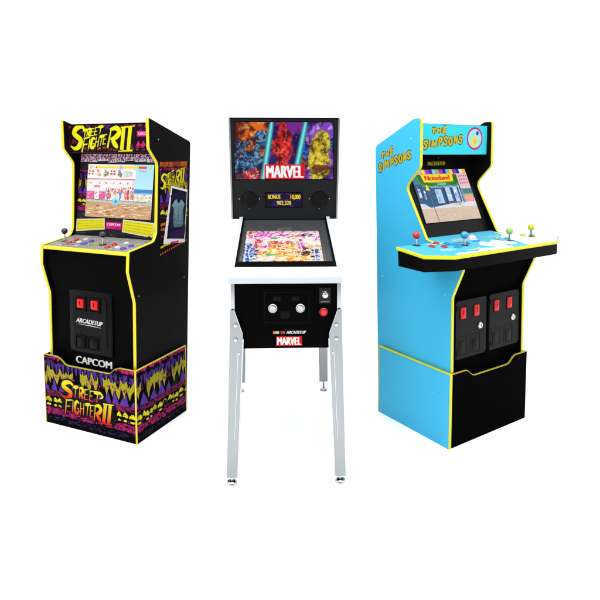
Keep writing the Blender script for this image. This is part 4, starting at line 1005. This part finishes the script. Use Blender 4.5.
    put('deck_board', slab(bmesh.new(), inset(deck, .001)[:5] + [(.734, .111), (.5215, .111), (.5215, .190), (.0325, .190), (.0325, .111), (-.202, .111)], lambda y: dz(y) - .0002, lambda y: dz(y) - .0138), 'cyan', dk)
    bm = bmesh.new()
    for (xa, ya), (xb, yb) in zip(deck, deck[1:]):
        d = Vector((xb - xa, yb - ya)).normalized(); xa -= d.x * .0008; ya -= d.y * .0008; xb += d.x * .0008; yb += d.y * .0008; nn = Vector((-d.y, d.x)) * -1
        if nn.dot(Vector(((xa + xb) / 2 - .265, (ya + yb) / 2 - .04))) < 0: nn = -nn
        cs = [(-.002, .0006), (.0008, .0004), (.0022, -.003), (.0025, -.0075), (.0020, -.0130), (.0004, -.0155), (-.002, -.0156)]
        ra = [bm.verts.new((xa + nn.x * o, ya + nn.y * o, dz(ya) + h)) for o, h in cs]; rb = [bm.verts.new((xb + nn.x * o, yb + nn.y * o, dz(yb) + h)) for o, h in cs]
        for i in range(len(cs) - 1): bm.faces.new([ra[i], ra[i + 1], rb[i + 1], rb[i]])
    bmesh.ops.remove_doubles(bm, verts=bm.verts[:], dist=.0035)
    put('edge_trim', bm, 'yellow_b', dk)
    dn = Vector((0, -.088, 1)).normalized(); dv = Vector((0, 1, .088)).normalized()
    d = Art((0, 0, dz(0)), (1, 0, 0), dv, dn)
    ins = inset(deck, .004)
    d.clips = [[(-.199, -.044), (-.083, -.102), (.637, -.102), (.731, -.050), (.731, .111), (-.199, .111)], rectreg(.0325, .111, .5215, .186)]
    d.rect(-.3, -.2, .9, .25, (84, 192, 226)); d.level()
    R = random.Random(6)
    def cloud(x_, y_, w_, h_, col=(242, 246, 250)):
        for q in range(8): d.blob(x_ + w_ * (q / 7 - .5), y_ + h_ * .3 * math.sin(q * 1.7), w_ * .22, h_ * .5, col, R, 14, .12)
        d.level()
    d.poly([(.385, -.2), (.44, -.03), (.43, .06), (.50, .10), (.53, .25), (.9, .25), (.9, -.2)], (248, 250, 252)); d.level()
    cloud(.30, -.02, .15, .07); cloud(.205, -.085, .16, .035); cloud(.02, -.092, .12, .02); cloud(-.03, -.02, .06, .03, (150, 214, 236)); cloud(.20, .10, .10, .03, (150, 206, 226))
    for cx_, cy_, c_ in ((.00, .09, (236, 214, 90)), (.09, -.045, (228, 222, 140)), (.16, .085, (206, 190, 120)), (.36, .10, (180, 200, 150))):
        d.ribbon([(cx_ - .05, cy_), (cx_ - .02, cy_ - .014), (cx_ + .03, cy_ - .012), (cx_ + .06, cy_ + .006)], .010, c_)
    for cx_, cy_ in ((.06, .05), (.14, .06), (.06, .00), (.24, .05)): d.disc(cx_, cy_, .030, .012, (44, 150, 206), 20)
    d.level()
    d.build('deck_art', 'print', dk)
    def J(x_, y_, bm_, sh_='chrome', dm_='ball_black'): joystick(dk, x_, y_, dz(y_) + .001, bm_, sh_, .0172, .045, .018, dm_)
    J(-.100, .096, 'red'); J(.115, .012, 'ball_blue'); J(.412, -.006, 'ball_green', 'ball_blue'); J(.605, .010, 'ball_yellow', 'ball_blue')
    for x_, y_, c_ in ((-.055, .048, 'red'), (.012, .085, 'red'), (-.003, .024, 'red'), (.055, .060, 'ball_blue'), (.078, .030, 'ball_blue'), (.160, .035, 'ball_blue'),
                       (.385, .045, 'ball_green'), (.445, .030, 'ball_green'), (.585, .045, 'ball_yellow'), (.640, .030, 'ball_yellow')):
        button(dk, x_, y_, dz(y_) + .001, c_, .0145, .08)
    put('trackball', lathe(bmesh.new(), [(.026, 0), (.026, .002), (.021, .0025)] + sphere_prof(.0205, .001, 8, 8, 90), (.255, .085, dz(.085)), (0, -.08, 1), 30), 'white_btn', dk)
    # two coin doors
    for x0, x1 in ((.054, .262), (.286, .506)):
        z0, z1 = .380, .642; w = x1 - x0
        o = fillet([(x0, z0), (x1, z0), (x1, z1), (x0, z1)], .012)
        bm = prism(bmesh.new(), o, XZ, .013, .0245)
        es = [e for e in bm.edges if abs(e.verts[0].co.y - .013) < 1e-5 and abs(e.verts[1].co.y - .013) < 1e-5]
        bmesh.ops.bevel(bm, geom=es, offset=.002, segments=2, affect='EDGES')
        cd = put('coin_door', bm, 'door_grey', t)
        for f in (.22, .66):
            cx = x0 + w * f; bm = bmesh.new()
            for q in ((cx - .021, cx + .021, .612, .616), (cx - .021, cx + .021, .556, .560), (cx - .021, cx - .018, .560, .612), (cx + .018, cx + .021, .560, .612)): box(bm, q[0], q[1], .0105, .0135, q[2], q[3])
            s_ = put('coin_slot', bm, 'door_grey', cd)
            put('coin_button', box(bmesh.new(), cx - .0175, cx + .0175, .0085, .0135, .5605, .6115, .003), 'slot_red', s_)
            put('slot_slit', box(bmesh.new(), cx - .0016, cx + .0016, .0079, .0085, .578, .600), 'gap', s_)
        cx = x0 + w * .785
        lk = put('lock', lathe(bmesh.new(), [(.0150, 0), (.0150, .004), (.012, .007), (.008, .0078), (0, .0078)], (cx, .013, .512), (0, -1, 0), 28), 'chrome', cd)
        put('keyhole', box(bmesh.new(), cx - .0014, cx + .0014, .0046, .0054, .505, .519), 'gap', lk)
        for f in (.20, .64):
            cx = x0 + w * f; bm = bmesh.new()
            for q in ((cx - .032, cx + .032, .477, .480), (cx - .032, cx + .032, .396, .399), (cx - .032, cx - .029, .399, .477), (cx + .029, cx + .032, .399, .477)): box(bm, q[0], q[1], .0118, .0135, q[2], q[3])
            s_ = put('return_flap', bm, 'door_grey', cd)
            put('flap_plate', box(bmesh.new(), cx - .021, cx + .021, .0115, .0135, .402, .460, .001), 'door_grey', s_)
        bm = bmesh.new()
        for zz in (.61, .41): lathe(bm, [(.0028, -.010), (.0028, .010)], (x0 + .006, .0125, zz), (0, 0, 1), 10)
        put('hinge', bm, 'door', cd)
    # riser
    dip = [(.0135, 0), (W, 0), (W, .331), (.462, .331), (.442, .322), (.416, .301), (.398, .297), (.168, .297), (.150, .301), (.112, .329), (.098, .331), (.0135, .331)]
    r = put('riser', prism(bmesh.new(), dip, XZ, 0, .006), 'gap', t)
    sd = put('riser_side', box(bmesh.new(), 0, .013, .0002, D, 0, .331), 'cyan', r)
    put('riser_side', box(bmesh.new(), W - .013, W, .0065, D, 0, .331), 'cyan', r)
    put('riser_back', box(bmesh.new(), .0135, W - .0135, D - .012, D - .0005, 0, .331), 'black', r)
    screws(sd, [(-.0006, .414, .234), (-.0006, .061, .233), (-.0006, .413, .040), (-.0006, .060, .042)], (-1, 0, 0), 'steel', .004)
    bm = bmesh.new(); tp = dip[2:]
    for (xa, za), (xb, zb) in zip(tp, tp[1:]):
        vs = [bm.verts.new(p) for p in ((xa, -.0008, za - .0022), (xb, -.0008, zb - .0022), (xb, -.0008, zb + .0012), (xa, -.0008, za + .0012), (xa, .0062, za + .0012), (xb, .0062, zb + .0012))]
        bm.faces.new([vs[0], vs[1], vs[2], vs[3]]); bm.faces.new([vs[3], vs[2], vs[5], vs[4]])
    put('edge_trim', bm, 'yellow_dull', r)
    bm = bmesh.new()
    prism(bm, [(-.0025, .3335), (D + .0015, .3335), (D + .0015, 0), (D - .003, 0), (D - .003, .3295), (.0000, .3295), (.0000, 0), (-.0025, 0)], YZ, -.002, .0125)
    put('edge_trim', bm, 'yellow_b', r)
    return t
B_ = cabinet_four_player()

def lerp_table(t, z):
    for (a, fa), (b, fb) in zip(t, t[1:]):
        if z <= b: return fa + (fb - fa) * max(0, (z - a)) / (b - a)
    return t[-1][1]
def settle(root, ty, tz, back=0, flare=0):
    """the cabinets lean back a little as they rise: move every vertex by tables of height (a riser stays upright)"""
    for o in root.children_recursive:
        if o.type == 'MESH':
            low = o.name.startswith('riser') or o.parent.name.startswith('riser')
            for v in o.data.vertices:
                z = v.co.z
                if not low: v.co.y += lerp_table(ty, z) + back * max(0, v.co.y - .2) * z
                v.co.z += lerp_table(tz, z); v.co.x *= 1 + flare * z
settle(A_, [(0, 0), (.64, .012), (.78, .019), (.86, .0271), (.893, .0295), (1.308, .038), (1.5, .033)],
       [(0, 0), (.33, .008), (.64, .011), (.78, .006), (.893, .006), (1.308, -.001), (1.5, -.004)], .11, .018)
settle(P_, [(0, 0), (2, 0)], [(0, 0), (.53, .011), (.835, .012), (.99, .008), (1.5, -.006)], 0)
settle(B_, [(0, 0), (.67, .009), (.80, .015), (.909, .022), (1.3015, .034), (1.5, .032)],
       [(0, 0), (.33, .008), (.65, .010), (.80, .008), (.909, .006), (1.3015, -.001), (1.5, -.005)], .02)

# ------------------------------------------------------------------ light
w = bpy.data.worlds.new('World'); bpy.context.scene.world = w; w.use_nodes = True
nt = w.node_tree; bg = nt.nodes['Background']                 # white studio all round, dimmer behind the photographer
tc = nt.nodes.new('ShaderNodeTexCoord'); sp = nt.nodes.new('ShaderNodeSeparateXYZ'); mr = nt.nodes.new('ShaderNodeMapRange'); mr.interpolation_type = 'SMOOTHSTEP'
nt.links.new(tc.outputs['Generated'], sp.inputs[0]); nt.links.new(sp.outputs['Y'], mr.inputs[0])
mr.inputs[1].default_value = -.95; mr.inputs[2].default_value = -.35; mr.inputs[3].default_value = .42; mr.inputs[4].default_value = 1.0
nt.links.new(mr.outputs[0], bg.inputs['Strength']); bg.inputs['Color'].default_value = (1, 1, 1, 1)
def area(name, loc, target, sx, sy, power):
    d = bpy.data.lights.new(name, 'AREA'); d.shape = 'RECTANGLE'; d.size = sx; d.size_y = sy; d.energy = power
    o = bpy.data.objects.new(name, d); C.objects.link(o); o.location = loc
    o.rotation_euler = (Vector(target) - Vector(loc)).to_track_quat('-Z', 'Y').to_euler()
area('added_overhead_light', (0, 2.0, 4.6), (0, 2.6, 0), 5, 3, 130)  # lamp added overhead to lift the white floor
area('added_key_light', (-2.4, -1.6, 3.0), (0, 2.5, .8), 1.2, 1.6, 26)  # lamp added at front left to give chrome and balls highlights

# ------------------------------------------------------------------ camera
cam = bpy.data.cameras.new('camera'); co = bpy.data.objects.new('camera', cam); C.objects.link(co)
co.location = (0, 0, 1.31); co.rotation_euler = (math.pi / 2 - .0794, 0, 0)
cam.sensor_width = 36; cam.lens = 36 * 577.0 / 600; cam.shift_y = -(300 - 198.8) / 600; cam.clip_end = 100; cam.clip_start = .05
sc = bpy.context.scene; sc.camera = co
sc.render.resolution_x = sc.render.resolution_y = 1024
sc.view_settings.view_transform = 'Standard'; sc.view_settings.look = 'None'; sc.view_settings.exposure = EXPO; sc.view_settings.gamma = 1
